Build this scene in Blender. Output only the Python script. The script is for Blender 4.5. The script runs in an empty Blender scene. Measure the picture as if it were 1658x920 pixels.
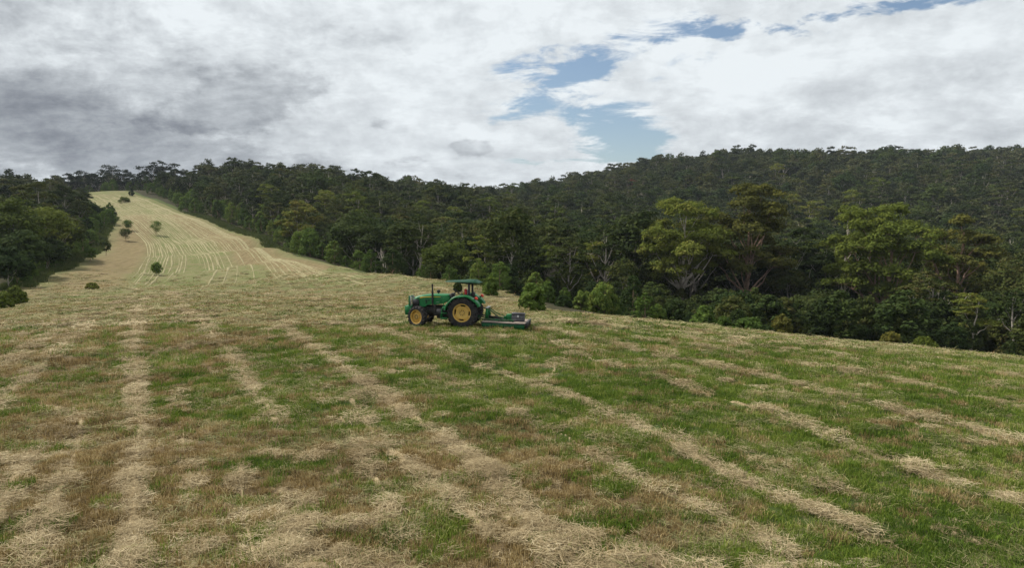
import bpy, math, random
import numpy as np
from mathutils import Vector, Matrix

SC = bpy.context.scene
COL = SC.collection
R = math.radians
PI = math.pi

# ------------------------------------------------------------------ camera
CAMZ = 4.7
PITCH = R(4.4)
cam_d = bpy.data.cameras.new('camera')
cam = bpy.data.objects.new('camera', cam_d)
COL.objects.link(cam)
cam_d.sensor_width = 36.0
cam_d.lens = 24.0
cam_d.clip_start = 0.1
cam_d.clip_end = 6000
cam.location = (0, 0, CAMZ)
cam.rotation_euler = (R(90) - PITCH, 0, 0)
SC.camera = cam
SC.render.resolution_x = 1024
SC.render.resolution_y = 569
SC.view_settings.view_transform = 'Standard'
SC.view_settings.look = 'None'
SC.view_settings.exposure = 0.12
SC.view_settings.gamma = 1.0
SC.cycles.max_bounces = 6
SC.cycles.diffuse_bounces = 3
SC.cycles.glossy_bounces = 2
SC.cycles.transmission_bounces = 3
SC.cycles.transparent_max_bounces = 4
SC.cycles.volume_bounces = 0

# ------------------------------------------------------------------ node helpers
class N:
    """a scalar socket of a shader node tree with arithmetic"""
    def __init__(s, nt, sock): s.nt = nt; s.k = sock
    def op(s, o, b=None, c=None, clamp=False):
        n = s.nt.nodes.new('ShaderNodeMath'); n.operation = o; n.use_clamp = clamp
        s.nt.links.new(s.k, n.inputs[0])
        for i, v in ((1, b), (2, c)):
            if v is None: continue
            if isinstance(v, N): s.nt.links.new(v.k, n.inputs[i])
            else: n.inputs[i].default_value = v
        return N(s.nt, n.outputs[0])
    def __add__(s, b): return s.op('ADD', b)
    def __sub__(s, b): return s.op('SUBTRACT', b)
    def __mul__(s, b): return s.op('MULTIPLY', b)
    def __truediv__(s, b): return s.op('DIVIDE', b)
    def max(s, b): return s.op('MAXIMUM', b)
    def min(s, b): return s.op('MINIMUM', b)
    def clamp(s): return s.op('ADD', 0.0, clamp=True)
    def smooth(s, a, b):
        n = s.nt.nodes.new('ShaderNodeMapRange'); n.interpolation_type = 'SMOOTHSTEP'
        s.nt.links.new(s.k, n.inputs[0]); n.inputs[1].default_value = a; n.inputs[2].default_value = b
        n.inputs[3].default_value = 0; n.inputs[4].default_value = 1
        return N(s.nt, n.outputs[0])

def link(nt, a, b): nt.links.new(a.k if isinstance(a, N) else a, b)

def noise(nt, vec, scale, detail=4, rough=0.55, dist=0.0, col=False):
    n = nt.nodes.new('ShaderNodeTexNoise')
    n.inputs['Scale'].default_value = scale; n.inputs['Detail'].default_value = detail
    n.inputs['Roughness'].default_value = rough; n.inputs['Distortion'].default_value = dist
    if vec is not None: link(nt, vec, n.inputs['Vector'])
    return n.outputs['Color'] if col else N(nt, n.outputs['Fac'])

def mixc(nt, f, a, b, mode='MIX'):
    n = nt.nodes.new('ShaderNodeMix'); n.data_type = 'RGBA'; n.blend_type = mode
    if isinstance(f, (int, float)): n.inputs[0].default_value = f
    else: link(nt, f, n.inputs[0])
    for v, i in ((a, 6), (b, 7)):
        if isinstance(v, (tuple, list)): n.inputs[i].default_value = (v[0], v[1], v[2], 1)
        else: link(nt, v, n.inputs[i])
    return n.outputs[2]

def combine(nt, x, y, z):
    n = nt.nodes.new('ShaderNodeCombineXYZ')
    for i, v in enumerate((x, y, z)):
        if isinstance(v, (int, float)): n.inputs[i].default_value = v
        else: link(nt, v, n.inputs[i])
    return n.outputs[0]

# ------------------------------------------------------------------ sky with broken cloud
F = 1105.0
SUN_AZ, SUN_EL = R(-66), R(50)        # azimuth measured from +Y towards +X
w = bpy.data.worlds.new('World'); SC.world = w; w.use_nodes = True
nt = w.node_tree; nt.nodes.clear()
out = nt.nodes.new('ShaderNodeOutputWorld')
tc = nt.nodes.new('ShaderNodeTexCoord')
sep = nt.nodes.new('ShaderNodeSeparateXYZ'); nt.links.new(tc.outputs['Generated'], sep.inputs[0])
dx, dy, dz = (N(nt, sep.outputs[i]) for i in range(3))
AZ = dx.op('ARCTAN2', dy)
EL = dz.op('ARCSINE')
# coordinates on a flat cloud layer
hz = dz.max(0.0) + 0.26
cu, cv = dx / hz, dy / hz
cp = combine(nt, cu, cv, 0.0)
n_big = noise(nt, cp, 0.55, 5, 0.55, 0.5)
n_mid = noise(nt, combine(nt, cu * 1.0 + 7.3, cv * 1.25, 2.0), 1.5, 7, 0.62, 0.35)
n_fine = noise(nt, combine(nt, cu * 0.8 + 3.0, cv * 1.5, 5.0), 4.5, 7, 0.68, 0.5)
ang = combine(nt, AZ * 1.0, EL * 1.9, 0.0)
n_ang = noise(nt, ang, 7.0, 7, 0.6, 0.25)
n_ang2 = noise(nt, combine(nt, AZ + 4.0, EL * 2.2, 3.0), 18.0, 6, 0.6, 0.3)
warpx = (n_ang - 0.5) * 0.16 + (n_ang2 - 0.5) * 0.07
warpy = (n_mid - 0.5) * 0.10 + (n_ang2 - 0.5) * 0.06

def azel(px, py):
    u, v = (px - 829) / F, (460 - py) / F
    y = math.cos(PITCH) + v * math.sin(PITCH); z = -math.sin(PITCH) + v * math.cos(PITCH)
    return math.atan2(u, y), math.atan2(z, math.hypot(u, y))
def blob(px, py, rx, ry, rot=0.0, warp=1.0):
    a, e = azel(px, py); c, s_ = math.cos(R(rot)), math.sin(R(rot))
    U = AZ + warpx * warp - a; V = EL + warpy * warp - e
    p = (U * c + V * s_) * (F / rx); q = (V * c - U * s_) * (F / ry)
    return ((p * p + q * q) * -1.0).op('EXPONENT')
def total(lst):
    t = lst[0][0] * lst[0][1]
    for b, k in lst[1:]: t = t + b * k
    return t
holes = total([(blob(1000, 222, 75, 34, -5, .6), 1.15), (blob(985, 180, 95, 22, 10, .8), .55), (blob(880, 150, 110, 30, 20), .62),
               (blob(960, 105, 150, 26, 22), .50), (blob(1230, 45, 110, 14, 0), .62), (blob(1120, 62, 70, 20, 20), .36),
               (blob(1510, 2, 100, 8, 0, .4), .8), (blob(880, 262, 110, 7, 0, .3), .8), (blob(1020, 250, 40, 16, 0, .5), .7),
               (blob(850, 100, 110, 22, 20), .5), (blob(1150, 100, 140, 14, 14), .35), (blob(1600, -260, 300, 90, 10), .7), (blob(300, -420, 400, 80, -12), .6)])
streak = noise(nt, combine(nt, AZ * 6.0 + EL * 9.0, EL * 26.0 + AZ * -5.0, 1.0), 1.6, 6, 0.62, 0.6)
field = holes + (streak - 0.5) * 1.7 * (holes * 1.6 + 0.10).min(1.0) + (n_fine - 0.5) * 2.4 * (holes * 1.5 + 0.08).min(1.0)
cover = N(nt, nt.nodes.new('ShaderNodeValue').outputs[0]); cover.k.default_value = 1.0
cover = cover - field.smooth(0.28, 0.84)
# grey undersides
puff = noise(nt, combine(nt, AZ * 1.0 + 9.0, EL * 1.6, 8.0), 11.0, 9, .66, .15)
edge_n = (puff - .5) * 1.9 + (n_ang2 - .5) * 0.9 + (n_fine - .5) * .4
c1 = (total([(blob(410, 150, 125, 48, 12, .5), 1.0), (blob(300, 190, 90, 20, 0, .5), .5)]) + edge_n * .45)  .smooth(.34, .74)
c2 = (total([(blob(120, 170, 200, 50, -6, .5), .9), (blob(200, 255, 420, 42, -3, .4), 1.0)]) + edge_n * .50).smooth(.42, .85)
c3 = (total([(blob(765, 238, 42, 12, 0, .3), 1.0), (blob(655, 262, 60, 9, 0, .3), .7), (blob(610, 200, 34, 14, 0, .3), .6)]) + edge_n * .5).smooth(.45, .7)
c4 = (total([(blob(60, 50, 260, 50, 0, .5), .8), (blob(560, 40, 160, 24, 0, .5), .6)]) + edge_n * .6).smooth(.35, .9)
dark = c1 * .33 + c2 * .30 + c3 * .26 + c4 * .14 + total([(blob(90, 150, 240, 70, -5), .12),
              (blob(230, 262, 290, 42, 0, .25), .34), (blob(140, 205, 240, 60, 0, .4), .16), (blob(60, 60, 260, 60, 0), .14), (blob(620, 200, 50, 16, 0, .6), .12),
              (blob(-250, 150, 380, 260, 0), .25), (blob(1350, 210, 330, 60, 8), .10), (blob(765, 245, 38, 10, 0, .4), .22), (blob(1500, 120, 240, 20, 8), .06),
              (blob(690, 275, 90, 12, 0), .10), (blob(480, 60, 300, 40, 0), .10)])
tone = ((n_mid - 0.5) * 0.40 + (n_fine - 0.5) * 0.22 + (n_big - 0.5) * 0.40 + (puff - .5) * 0.55 + (n_ang2 - .5) * 0.15 + (streak - .5) * .10) * ((dark * 1.3) + 0.62).min(0.95)
bright = (tone * -1.35) - dark * 0.34 + 0.94
lift = total([(blob(770, 225, 38, 18, 0, .6), .14), (blob(1250, 110, 200, 40, 10), .05), (blob(700, 60, 260, 90, 0), .04)])
bright = (bright + lift).max(0.48).min(1.0)
b2 = bright * bright
ccol = combine(nt, b2 * 0.850, b2 * 0.893 + 0.010, b2 * 0.885 + 0.048)
sky = nt.nodes.new('ShaderNodeTexSky'); sky.sky_type = 'NISHITA'; sky.sun_disc = False
sky.sun_elevation = SUN_EL; sky.sun_rotation = SUN_AZ
sky.air_density = 1.1; sky.dust_density = 0.8; sky.ozone_density = 1.5
bg1 = nt.nodes.new('ShaderNodeBackground'); nt.links.new(sky.outputs[0], bg1.inputs[0]); bg1.inputs[1].default_value = 0.098
bg2 = nt.nodes.new('ShaderNodeBackground'); nt.links.new(ccol, bg2.inputs[0]); bg2.inputs[1].default_value = 0.92
mx = nt.nodes.new('ShaderNodeMixShader'); link(nt, cover, mx.inputs[0])
nt.links.new(bg1.outputs[0], mx.inputs[1]); nt.links.new(bg2.outputs[0], mx.inputs[2])
nt.links.new(mx.outputs[0], out.inputs[0])
w.cycles.sampling_method = 'MANUAL'; w.cycles.sample_map_resolution = 1024

# ------------------------------------------------------------------ sun through thin cloud
sun_d = bpy.data.lights.new('sun', 'SUN'); sun = bpy.data.objects.new('sun', sun_d); COL.objects.link(sun)
sun_d.energy = 4.6; sun_d.angle = R(6); sun_d.color = (1.0, 0.95, 0.88)
sd = Vector((math.sin(SUN_AZ) * math.cos(SUN_EL), math.cos(SUN_AZ) * math.cos(SUN_EL), math.sin(SUN_EL)))
sun.rotation_euler = sd.to_track_quat('Z', 'Y').to_euler()
sun.location = (0, 0, 80)

# ------------------------------------------------------------------ object helpers
def tag(o, label=None, cat=None, group=None, kind=None):
    if label: o['label'] = label
    if cat: o['category'] = cat
    if group: o['group'] = group
    if kind: o['kind'] = kind
    return o

def empty(name, loc, rz=0.0):
    o = bpy.data.objects.new(name, None); COL.objects.link(o)
    o.location = loc; o.rotation_euler = (0, 0, rz); o.empty_display_size = 0.3
    return o

def mesh_np(name, V, faces, mats=(), midx=None, smooth=False, attrs=None):
    """faces: list of int arrays (n,k) with a constant k each"""
    me = bpy.data.meshes.new(name)
    V = np.asarray(V, np.float32)
    me.vertices.add(len(V)); me.vertices.foreach_set('co', V.ravel())
    faces = [np.asarray(f, np.int32) for f in faces if len(f)]
    if faces:
        loops = np.concatenate([f.ravel() for f in faces])
        tot = np.concatenate([np.full(len(f), f.shape[1], np.int32) for f in faces])
        start = np.concatenate([[0], np.cumsum(tot)[:-1]]).astype(np.int32)
        me.loops.add(len(loops)); me.loops.foreach_set('vertex_index', loops)
        me.polygons.add(len(tot)); me.polygons.foreach_set('loop_start', start); me.polygons.foreach_set('loop_total', tot)
        if midx is not None: me.polygons.foreach_set('material_index', np.asarray(midx, np.int32))
        if smooth is not False:
            sm = np.full(len(tot), True) if smooth is True else np.asarray(smooth, bool)
            me.polygons.foreach_set('use_smooth', sm)
    for m in mats: me.materials.append(m)
    for k, (typ, dom, data) in (attrs or {}).items():
        a = me.attributes.new(k, typ, dom)
        a.data.foreach_set('color' if typ == 'FLOAT_COLOR' else 'vector' if typ == 'FLOAT_VECTOR' else 'value', np.asarray(data, np.int32 if typ == 'INT' else np.float32).ravel())
    me.update(); me.validate() if False else None
    return me

def add(name, me, parent=None, loc=(0, 0, 0)):
    o = bpy.data.objects.new(name, me); COL.objects.link(o); o.location = loc
    if parent is not None: o.parent = parent
    return o

def mat(name, col, rough=0.8, metal=0.0, var=0.12, scale=8.0, spec=0.4, bump=0.0):
    m = bpy.data.materials.new(name); m.use_nodes = True
    t = m.node_tree; b = t.nodes['Principled BSDF']
    c = t.nodes.new('ShaderNodeTexCoord')
    n = noise(t, c.outputs['Object'], scale, 5, 0.6)
    dk = tuple(v * (1 - var * 2.2) for v in col); lt = tuple(min(1, v * (1 + var * 1.8)) for v in col)
    t.links.new(mixc(t, n.smooth(0.3, 0.7), dk, lt), b.inputs['Base Color'])
    b.inputs['Roughness'].default_value = rough; b.inputs['Metallic'].default_value = metal
    b.inputs['Specular IOR Level'].default_value = spec
    if bump:
        bp = t.nodes.new('ShaderNodeBump'); bp.inputs['Strength'].default_value = bump; bp.inputs['Distance'].default_value = 0.02
        link(t, n, bp.inputs['Height']); t.links.new(bp.outputs[0], b.inputs['Normal'])
    return m

# ------------------------------------------------------------------ numpy noise
def _h(i, j, s):
    v = (i.astype(np.int64) * 374761393 + j.astype(np.int64) * 668265263 + s * 1442695041) & 0xffffffff
    v = ((v ^ (v >> 13)) * 1274126177) & 0xffffffff
    return ((v ^ (v >> 16)) & 0xffff) / 65535.0
def vn(x, y, s=0):
    i, j = np.floor(x), np.floor(y); fx, fy = x - i, y - j
    fx = fx * fx * (3 - 2 * fx); fy = fy * fy * (3 - 2 * fy)
    return (_h(i, j, s) * (1 - fx) + _h(i + 1, j, s) * fx) * (1 - fy) + (_h(i, j + 1, s) * (1 - fx) + _h(i + 1, j + 1, s) * fx) * fy
def fbm(x, y, s=0, o=4):
    t = 0; a = 0.5; tot = 0
    for k in range(o):
        t = t + a * vn(x * 2 ** k + 17.3 * k, y * 2 ** k - 9.1 * k, s + k); tot += a; a *= 0.55
    return t / tot

# ------------------------------------------------------------------ terrain
def ray(px, py):
    u, v = (px - 829) / F, (460 - py) / F
    y = math.cos(PITCH) + v * math.sin(PITCH); z = -math.sin(PITCH) + v * math.cos(PITCH)
    return u / y, z / y
def P(px, py, Y):
    a, b = ray(px, py); return (a * Y, Y, CAMZ + b * Y)

ctl = [(-20, -15, -.4), (0, -10, 0), (20, -15, -.8), (-60, -20, -2.5), (60, -20, -5), (-6, 0, 0), (6, 0, 0),
       (-9, 10, -.05), (0, 10, 0), (9, 10, -.15), (-14, 20, -.1), (-7, 22, 0), (0, 20, 0), (10, 20, -.2), (17, 22, -.5)]
for a in [(752, 532, 32.5), (680, 530, 33.0), (850, 538, 31.5), (1000, 560, 30), (620, 540, 32), (430, 521, 36), (560, 520, 37),
          (0, 560, 28), (200, 545, 31), (0, 522, 42), (200, 505, 45), (0, 500, 62), (60, 490, 68), (200, 480, 64), (330, 490, 52),
          (100, 468, 90), (200, 460, 103), (253, 446, 130), (150, 440, 115), (253, 415, 165), (200, 400, 180), (253, 380, 210),
          (200, 350, 250), (200, 325, 300), (200, 311, 340), (280, 320, 330), (135, 311, 335), (165, 337, 290), (185, 352, 240),
          (400, 455, 105), (400, 430, 145), (400, 405, 178), (380, 375, 215), (330, 385, 210), (300, 344, 270), (340, 358, 240), (415, 387, 190), (445, 401, 166), (465, 408, 153), (480, 416, 142), (520, 425, 128), (560, 433, 116), (640, 444, 90),
          (500, 470, 76), (600, 475, 66), (690, 454, 78), (740, 464, 72), (600, 500, 46), (780, 476, 66), (710, 490, 52), (840, 502, 50), (910, 510, 46),
          (1000, 519, 43), (1150, 534, 40), (1300, 553, 37.5), (1450, 568, 36), (1658, 590, 34), (1900, 615, 31),
          (45, 467, 92), (90, 440, 115), (134, 416, 145), (174, 375, 200), (-150, 500, 62), (-150, 480, 90)]:
    ctl.append(P(*a))
ctl += [(-120, 380, 26), (-220, 400, 25), (-180, 480, 15), (-60, 420, 18), (-300, 420, 16), (-180, 440, 22),
        (-95, 110, -4), (-120, 150, -1), (-150, 200, 5), (-190, 260, 9), (-250, 330, 13), (-160, 100, -6), (-250, 200, 0),
        (-75, 60, -5), (-120, 30, -6),
        (-75, 260, 7), (-40, 170, -7), (-20, 130, -7), (0, 100, -6), (12, 75, -5), (20, 62, -4.5), (35, 60, -5.5), (50, 60, -7),
        (-30, 300, 6), (-80, 330, 14), (-20, 230, -6), (0, 160, -10), (30, 110, -9.5), (60, 100, -13), (75, 75, -12), (90, 100, -15),
        (40, 150, -14), (100, 160, -16), (20, 220, -10), (100, 230, -12), (180, 180, -14), (200, 260, -4), (120, 320, 4), (40, 320, 2),
        (200, 350, 12), (300, 300, 10), (120, 400, 20), (40, 400, 12), (-30, 400, 12), (220, 450, 35), (330, 420, 30), (420, 400, 30),
        (130, 500, 42), (60, 500, 28), (0, 500, 20), (-60, 500, 18), (250, 540, 48), (380, 520, 48), (500, 520, 50),
        (150, 600, 50), (0, 600, 24), (-150, 600, 30), (-300, 600, 26), (300, 680, 55), (0, 750, 28), (500, 750, 50), (-400, 700, 20),
        (0, 1000, 20), (600, 1000, 40), (-500, 400, 20), (-400, 100, -10), (300, 0, -30), (300, 100, -22), (0, -200, -30), (-300, -200, -30), (300, -200, -40),
        (700, 300, 40), (150, 30, -18), (90, 40, -14)]
ctl = np.array(ctl, float)
CS = 100.0
def _phi(r2): return 0.5 * r2 * np.log(r2 + 1e-9)
_X = ctl[:, :2] / CS
_D = ((_X[:, None] - _X[None]) ** 2).sum(-1)
_n = len(_X); _A = np.zeros((_n + 3, _n + 3)); _A[:_n, :_n] = _phi(_D) + np.eye(_n) * 0.0006
_A[:_n, _n] = 1; _A[:_n, _n + 1:] = _X; _A[_n, :_n] = 1; _A[_n + 1:, :_n] = _X.T
_W = np.linalg.solve(_A, np.concatenate([ctl[:, 2], [0, 0, 0]]))
def tps(x, y):
    x = np.atleast_1d(np.asarray(x, float)); y = np.atleast_1d(np.asarray(y, float))
    o = np.empty(len(x))
    for k in range(0, len(x), 40000):
        a, b = x[k:k + 40000] / CS, y[k:k + 40000] / CS
        r2 = (a[:, None] - _X[None, :, 0]) ** 2 + (b[:, None] - _X[None, :, 1]) ** 2
        o[k:k + 40000] = _phi(r2) @ _W[:_n] + _W[_n] + _W[_n + 1] * a + _W[_n + 2] * b
    return o
def ground(x, y):
    x = np.atleast_1d(np.asarray(x, float)); y = np.atleast_1d(np.asarray(y, float))
    d = np.hypot(x, y); t = np.clip((d - 750) / 500, 0, 1); t = t * t * (3 - 2 * t)
    sc = np.minimum(1, 900 / np.maximum(d, 1))
    z = tps(x * sc, y * sc)
    z = np.clip(z, -60, 75) * (1 - t) + 10 * t
    return z + (fbm(x / 9, y / 9, 3) - .5) * 0.25 + (fbm(x / 60, y / 60, 5) - .5) * 3.0 * np.clip((d - 120) / 200, 0, 1)
def gz(x, y): return float(ground(x, y)[0])

_YS = np.exp(np.linspace(math.log(7), math.log(480), 420))
def hit(px, py):
    """where a line of sight from the survey point meets the ground"""
    a, b = ray(px, py)
    z = ground(a * _YS, _YS); r = CAMZ + b * _YS
    k = np.nonzero(r <= z)[0]
    if len(k) == 0: return None
    k = k[0]
    if k == 0: return (a * 7, 7.0)
    d0, d1 = r[k - 1] - z[k - 1], z[k] - r[k]; t = d0 / (d0 + d1 + 1e-9)
    Y = _YS[k - 1] * (1 - t) + _YS[k] * t
    return (a * Y, Y)
# ------------------------------------------------------------------ field outline
right_edge = [(205, 310, 345), (238, 322, 320), (262, 331, 300), (300, 344, 270), (340, 358, 240), (386, 374, 215), (424, 388, 190), (456, 402, 166), (472, 409, 153), (480, 417, 144), (520, 426, 130),
              (560, 434, 118), (640, 444, 94), (690, 455, 84), (740, 465, 80), (800, 479, 80), (845, 490, 69), (880, 503, 58), (910, 510, 53),
              (1000, 519, 50), (1150, 534, 49), (1300, 553, 48), (1450, 568, 48), (1658, 590, 46)]
left_edge = [(39, 467, 92), (79, 445, 111), (134, 416, 145), (160, 398, 172), (176, 375, 205), (190, 354, 240), (162, 337, 290), (124, 310, 340)]
poly = [P(*a)[:2] for a in left_edge] + [P(*a)[:2] for a in right_edge] + [(90, 20), (60, -40), (-60, -40), (-70, 40), (-66, 66)]
poly = np.array(poly)
def fdist(x, y):
    """signed distance to the edge of the mown field, positive inside"""
    x = np.asarray(x, float); y = np.asarray(y, float)
    ins = np.zeros(x.shape, bool); dm = np.full(x.shape, 1e9)
    for i in range(len(poly)):
        (x0, y0), (x1, y1) = poly[i - 1], poly[i]
        c = ((y0 > y) != (y1 > y)) & (x < (x1 - x0) * (y - y0) / (y1 - y0 + 1e-12) + x0)
        ins ^= c
        vx, vy = x1 - x0, y1 - y0
        t = np.clip(((x - x0) * vx + (y - y0) * vy) / (vx * vx + vy * vy), 0, 1)
        dm = np.minimum(dm, np.hypot(x - x0 - t * vx, y - y0 - t * vy))
    return np.where(ins, dm, -dm)

# ------------------------------------------------------------------ windrows of cut grass
# (points in the survey picture, width in metres, density, label)
WR = [
 ([(225, 495), (216, 530), (214, 570), (225, 635), (228, 700), (222, 760), (212, 840), (200, 925)], .46, 1.0, 'straight pale windrow running up from the lower left corner of the field'),
 ([(270, 472), (305, 505), (345, 545), (375, 580), (410, 630), (447, 685)], .36, 0.9, 'short straight windrow left of centre ending in green grass'),
 ([(455, 530), (520, 570), (590, 620), (640, 660), (700, 695), (760, 745), (820, 800), (880, 860), (950, 925)], .52, 1.0, 'thick hay windrow curving from in front of the tractor to the bottom of the field'),
 ([(572, 655), (600, 700), (660, 750), (730, 810), (800, 865)], .34, .8, 'thin windrow just left of the thick curving one'),
 ([(700, 560), (760, 590), (860, 622), (960, 660), (1040, 700), (1130, 745), (1220, 790), (1320, 835), (1410, 872)], .36, .85, 'long windrow running from below the tractor to the lower right'),
 ([(740, 620), (775, 636), (812, 656)], .2, .7, 'very short thin strip of hay below the tractor'),
 ([(960, 742), (1020, 772), (1082, 806)], .2, .7, 'short thin strip of hay in the lower centre right'),
 ([(880, 547), (960, 585), (1060, 610), (1150, 645), (1230, 665), (1300, 690), (1400, 735), (1500, 772), (1600, 800), (1670, 818)], .34, .8, 'grey brown windrow through the green grass right of the tractor'),
 ([(870, 532), (1000, 560), (1100, 585), (1200, 605), (1330, 635), (1450, 670), (1560, 692), (1670, 724)], .5, 1.0, 'broad pale windrow crossing the right side of the field'),
 ([(1020, 548), (1150, 566), (1300, 592), (1480, 625), (1600, 652), (1680, 668)], .36, .75, 'thin windrow above the broad pale one on the right'),
 ([(1100, 548), (1300, 570), (1500, 596), (1680, 617)], .55, .8, 'windrow along the brow of the field under the dark trees'),
 ([(-10, 672), (40, 615), (90, 570), (130, 540), (165, 512)], .5, .6, 'slanting windrow at the left edge of the field'),
 ([(-10, 850), (30, 770), (55, 735)], .4, .8, 'windrow leaving the picture at the lower left'),
 ([(50, 925), (90, 820), (115, 740), (130, 680)], .3, .55, 'faint broken windrow between the two left ones'),
 ([(385, 760), (400, 830), (416, 905)], .18, .7, 'narrow strip of straw by the lower left hay pile'),
 ([(345, 548), (290, 568), (210, 584)], .26, .6, 'faint cross strip joining two left windrows'),
 ([(500, 556), (575, 608), (700, 600)], .3, .5, 'faint strip of hay beside the thick curving windrow'),
 ([(420, 540), (470, 532), (560, 524), (640, 545), (700, 560)], .4, .5, 'faint hay strip just in front of the tractor'),
 ([(0, 560), (60, 535), (160, 500), (240, 480)], .5, .6, 'pale strip low on the left shoulder of the field'),
 ([(0, 598), (50, 565), (110, 530), (190, 498), (250, 482)], .5, .6, 'second pale strip low on the left shoulder of the field'),
 ([(930, 562), (1100, 602), (1300, 648), (1480, 692), (1670, 748)], .14, .6, 'fine line of hay just below the broad pale windrow on the right'),
 ([(1000, 690), (1120, 722), (1300, 777), (1480, 842), (1600, 892)], .12, .6, 'fine line of hay low on the right'),
 ([(620, 570), (760, 642), (900, 702), (1010, 762), (1150, 832), (1270, 902)], .12, .6, 'fine line of hay below the tractor'),
 ([(1180, 560), (1400, 590), (1670, 642)], .18, .7, 'fine line of hay near the brow'),
 ([(900, 520), (1100, 541), (1300, 562), (1500, 583), (1670, 600)], .5, .7, 'hay along the brow'),
 ([(290, 640), (305, 760), (300, 905)], .13, .5, 'fine line left'),
 ([(480, 590), (560, 682), (600, 762), (640, 842), (665, 925)], .15, .6, 'fine line centre left'),
 ([(1080, 520), (900, 600), (860, 640)], .16, .3, 'faint line'),
 ([(-10, 752), (60, 745), (100, 738)], .7, .6, 'patch of loose hay at the left edge'),
]
def resample(p, step):
    p = np.asarray(p, float); d = np.concatenate([[0], np.cumsum(np.hypot(*np.diff(p, axis=0).T))])
    n = max(2, int(d[-1] / step) + 1); t = np.linspace(0, d[-1], n)
    out = np.stack([np.interp(t, d, p[:, 0]), np.interp(t, d, p[:, 1])], 1)
    for _ in range(3): out[1:-1] = (out[:-2] + 2 * out[1:-1] + out[2:]) / 4
    return out
near_rows = []
for pts, wd, den, lab in WR:
    q = [hit(*a) for a in pts]; q = [a for a in q if a is not None]
    near_rows.append((resample(q, .25), wd, den, lab))
def wobble(p, k, amp=0.10):
    q = p.copy(); s = np.arange(len(p)) * .25
    q[:, 0] += (vn(s / 1.3, s * 0 + k, 11) - .5) * amp * 2; q[:, 1] += (vn(s / 1.7, s * 0 + k, 12) - .5) * amp * 2
    return q
near_rows = [(wobble(p, i * 7.7), w_, d_, l_) for i, (p, w_, d_, l_) in enumerate(near_rows)]
# loose piles of hay (x, y, radius x, radius y, angle)
piles = []
for px, py, rx, ry, ang in [(500, 860, 1.15, 1.9, 24), (560, 925, .9, 1.0, 0), (930, 880, .9, .75, 0), (980, 925, 1.2, .7, 0), (720, 775, .5, .8, 35), (870, 850, .5, 1.0, 30), (430, 800, .5, .3, 20),
                            (1250, 925, .6, .5, 0), (100, 665, 1.4, .35, -10), (450, 735, .9, .3, -15), (590, 640, .5, .5, 20), (760, 545, 2.2, 1.0, 0)]:
    h_ = hit(px, min(py, 919) if py < 920 else py); piles.append((h_[0], h_[1], rx, ry, R(ang)))
BARE = hit(432, 521)
def bare(x, y): return np.clip(1.3 - np.hypot((x - BARE[0]) / 1.5, (y - BARE[1]) / 1.3) + (fbm(x / .6, y / .6, 77, 3) - .5) * 1.6, 0, 1)
def row_only(x, y): return row_mask(x, y, False)
def row_mask(x, y, heaps=True):
    m = np.zeros(np.shape(x)); 
    near = np.hypot(x, y) < 130
    idx = np.nonzero(near)[0]; xx, yy = x[idx], y[idx]; mm = np.zeros(len(idx))
    jit = (fbm(xx / .5, yy / .5, 21, 3) - .5)
    lng = np.clip(.25 + 1.5 * fbm(xx / 2.2, yy / 2.2, 23, 3), .35, 1.05)
    for p, wd, den, _ in near_rows:
        wd = wd * .46
        x0, y0 = p.min(0) - 1.5; x1, y1 = p.max(0) + 1.5
        k = np.nonzero((xx > x0) & (xx < x1) & (yy > y0) & (yy < y1))[0]
        if len(k) == 0: continue
        d = np.full(len(k), 9.0)
        q = resample(p, .5)
        for s0 in range(0, len(q), 40):
            qq = q[s0:s0 + 41]
            if len(qq) < 2: continue
            A_, V_ = qq[:-1], np.diff(qq, axis=0); L2_ = (V_ ** 2).sum(1) + 1e-9
            for s1 in range(0, len(k), 60000):
                kk = k[s1:s1 + 60000]
                ux, uy = xx[kk][:, None] - A_[None, :, 0], yy[kk][:, None] - A_[None, :, 1]
                tt = np.clip((ux * V_[None, :, 0] + uy * V_[None, :, 1]) / L2_, 0, 1)
                dd = np.sqrt(((ux - tt * V_[None, :, 0]) ** 2 + (uy - tt * V_[None, :, 1]) ** 2).min(1))
                d[s1:s1 + 60000] = np.minimum(d[s1:s1 + 60000], dd)
        v = np.clip((wd * .42 + jit[k] * .8 * wd - d) / (wd * .45) + .5, 0, 1) * (.6 + .4 * den) * lng[k]
        mm[k] = np.maximum(mm[k], v)
    for cx, cy, rx, ry, an in (piles if heaps else []):
        u = (xx - cx) * math.cos(an) + (yy - cy) * math.sin(an); v = (yy - cy) * math.cos(an) - (xx - cx) * math.sin(an)
        r = np.hypot(u / rx, v / ry)
        mm = np.maximum(mm, np.clip((.85 - r + jit * 3.4) * 1.4, 0, 1) * .66)
    m[idx] = mm
    return m
def green_amount(x, y):
    n = fbm(x / 3.2, y / 2.2, 31, 4) * .55 + fbm(x / .8, y / .55, 32, 3) * .45
    b = 0.60 + 0.15 * np.clip((x + 1.0) / 8, -1, 1) * np.clip((50 - y) / 30, 0.2, 1)
    b = b - .20 * np.clip((17.5 - y) / 4, 0, 1) * np.clip((5.0 - x) / 5, 0, 1)
    b = b + .05 * np.clip((y - 14) / 4, 0, 1) * np.clip((34 - y) / 8, 0, 1)
    b = b - .15 * np.clip((y - 32) / 20, 0, 1)
    b = b - .10 * np.clip((-x - 9) / 6, 0, 1) * np.clip((60 - y) / 20, 0, 1)
    return np.clip((n - (1 - b)) * 4.5 + .5, 0, 1)

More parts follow.
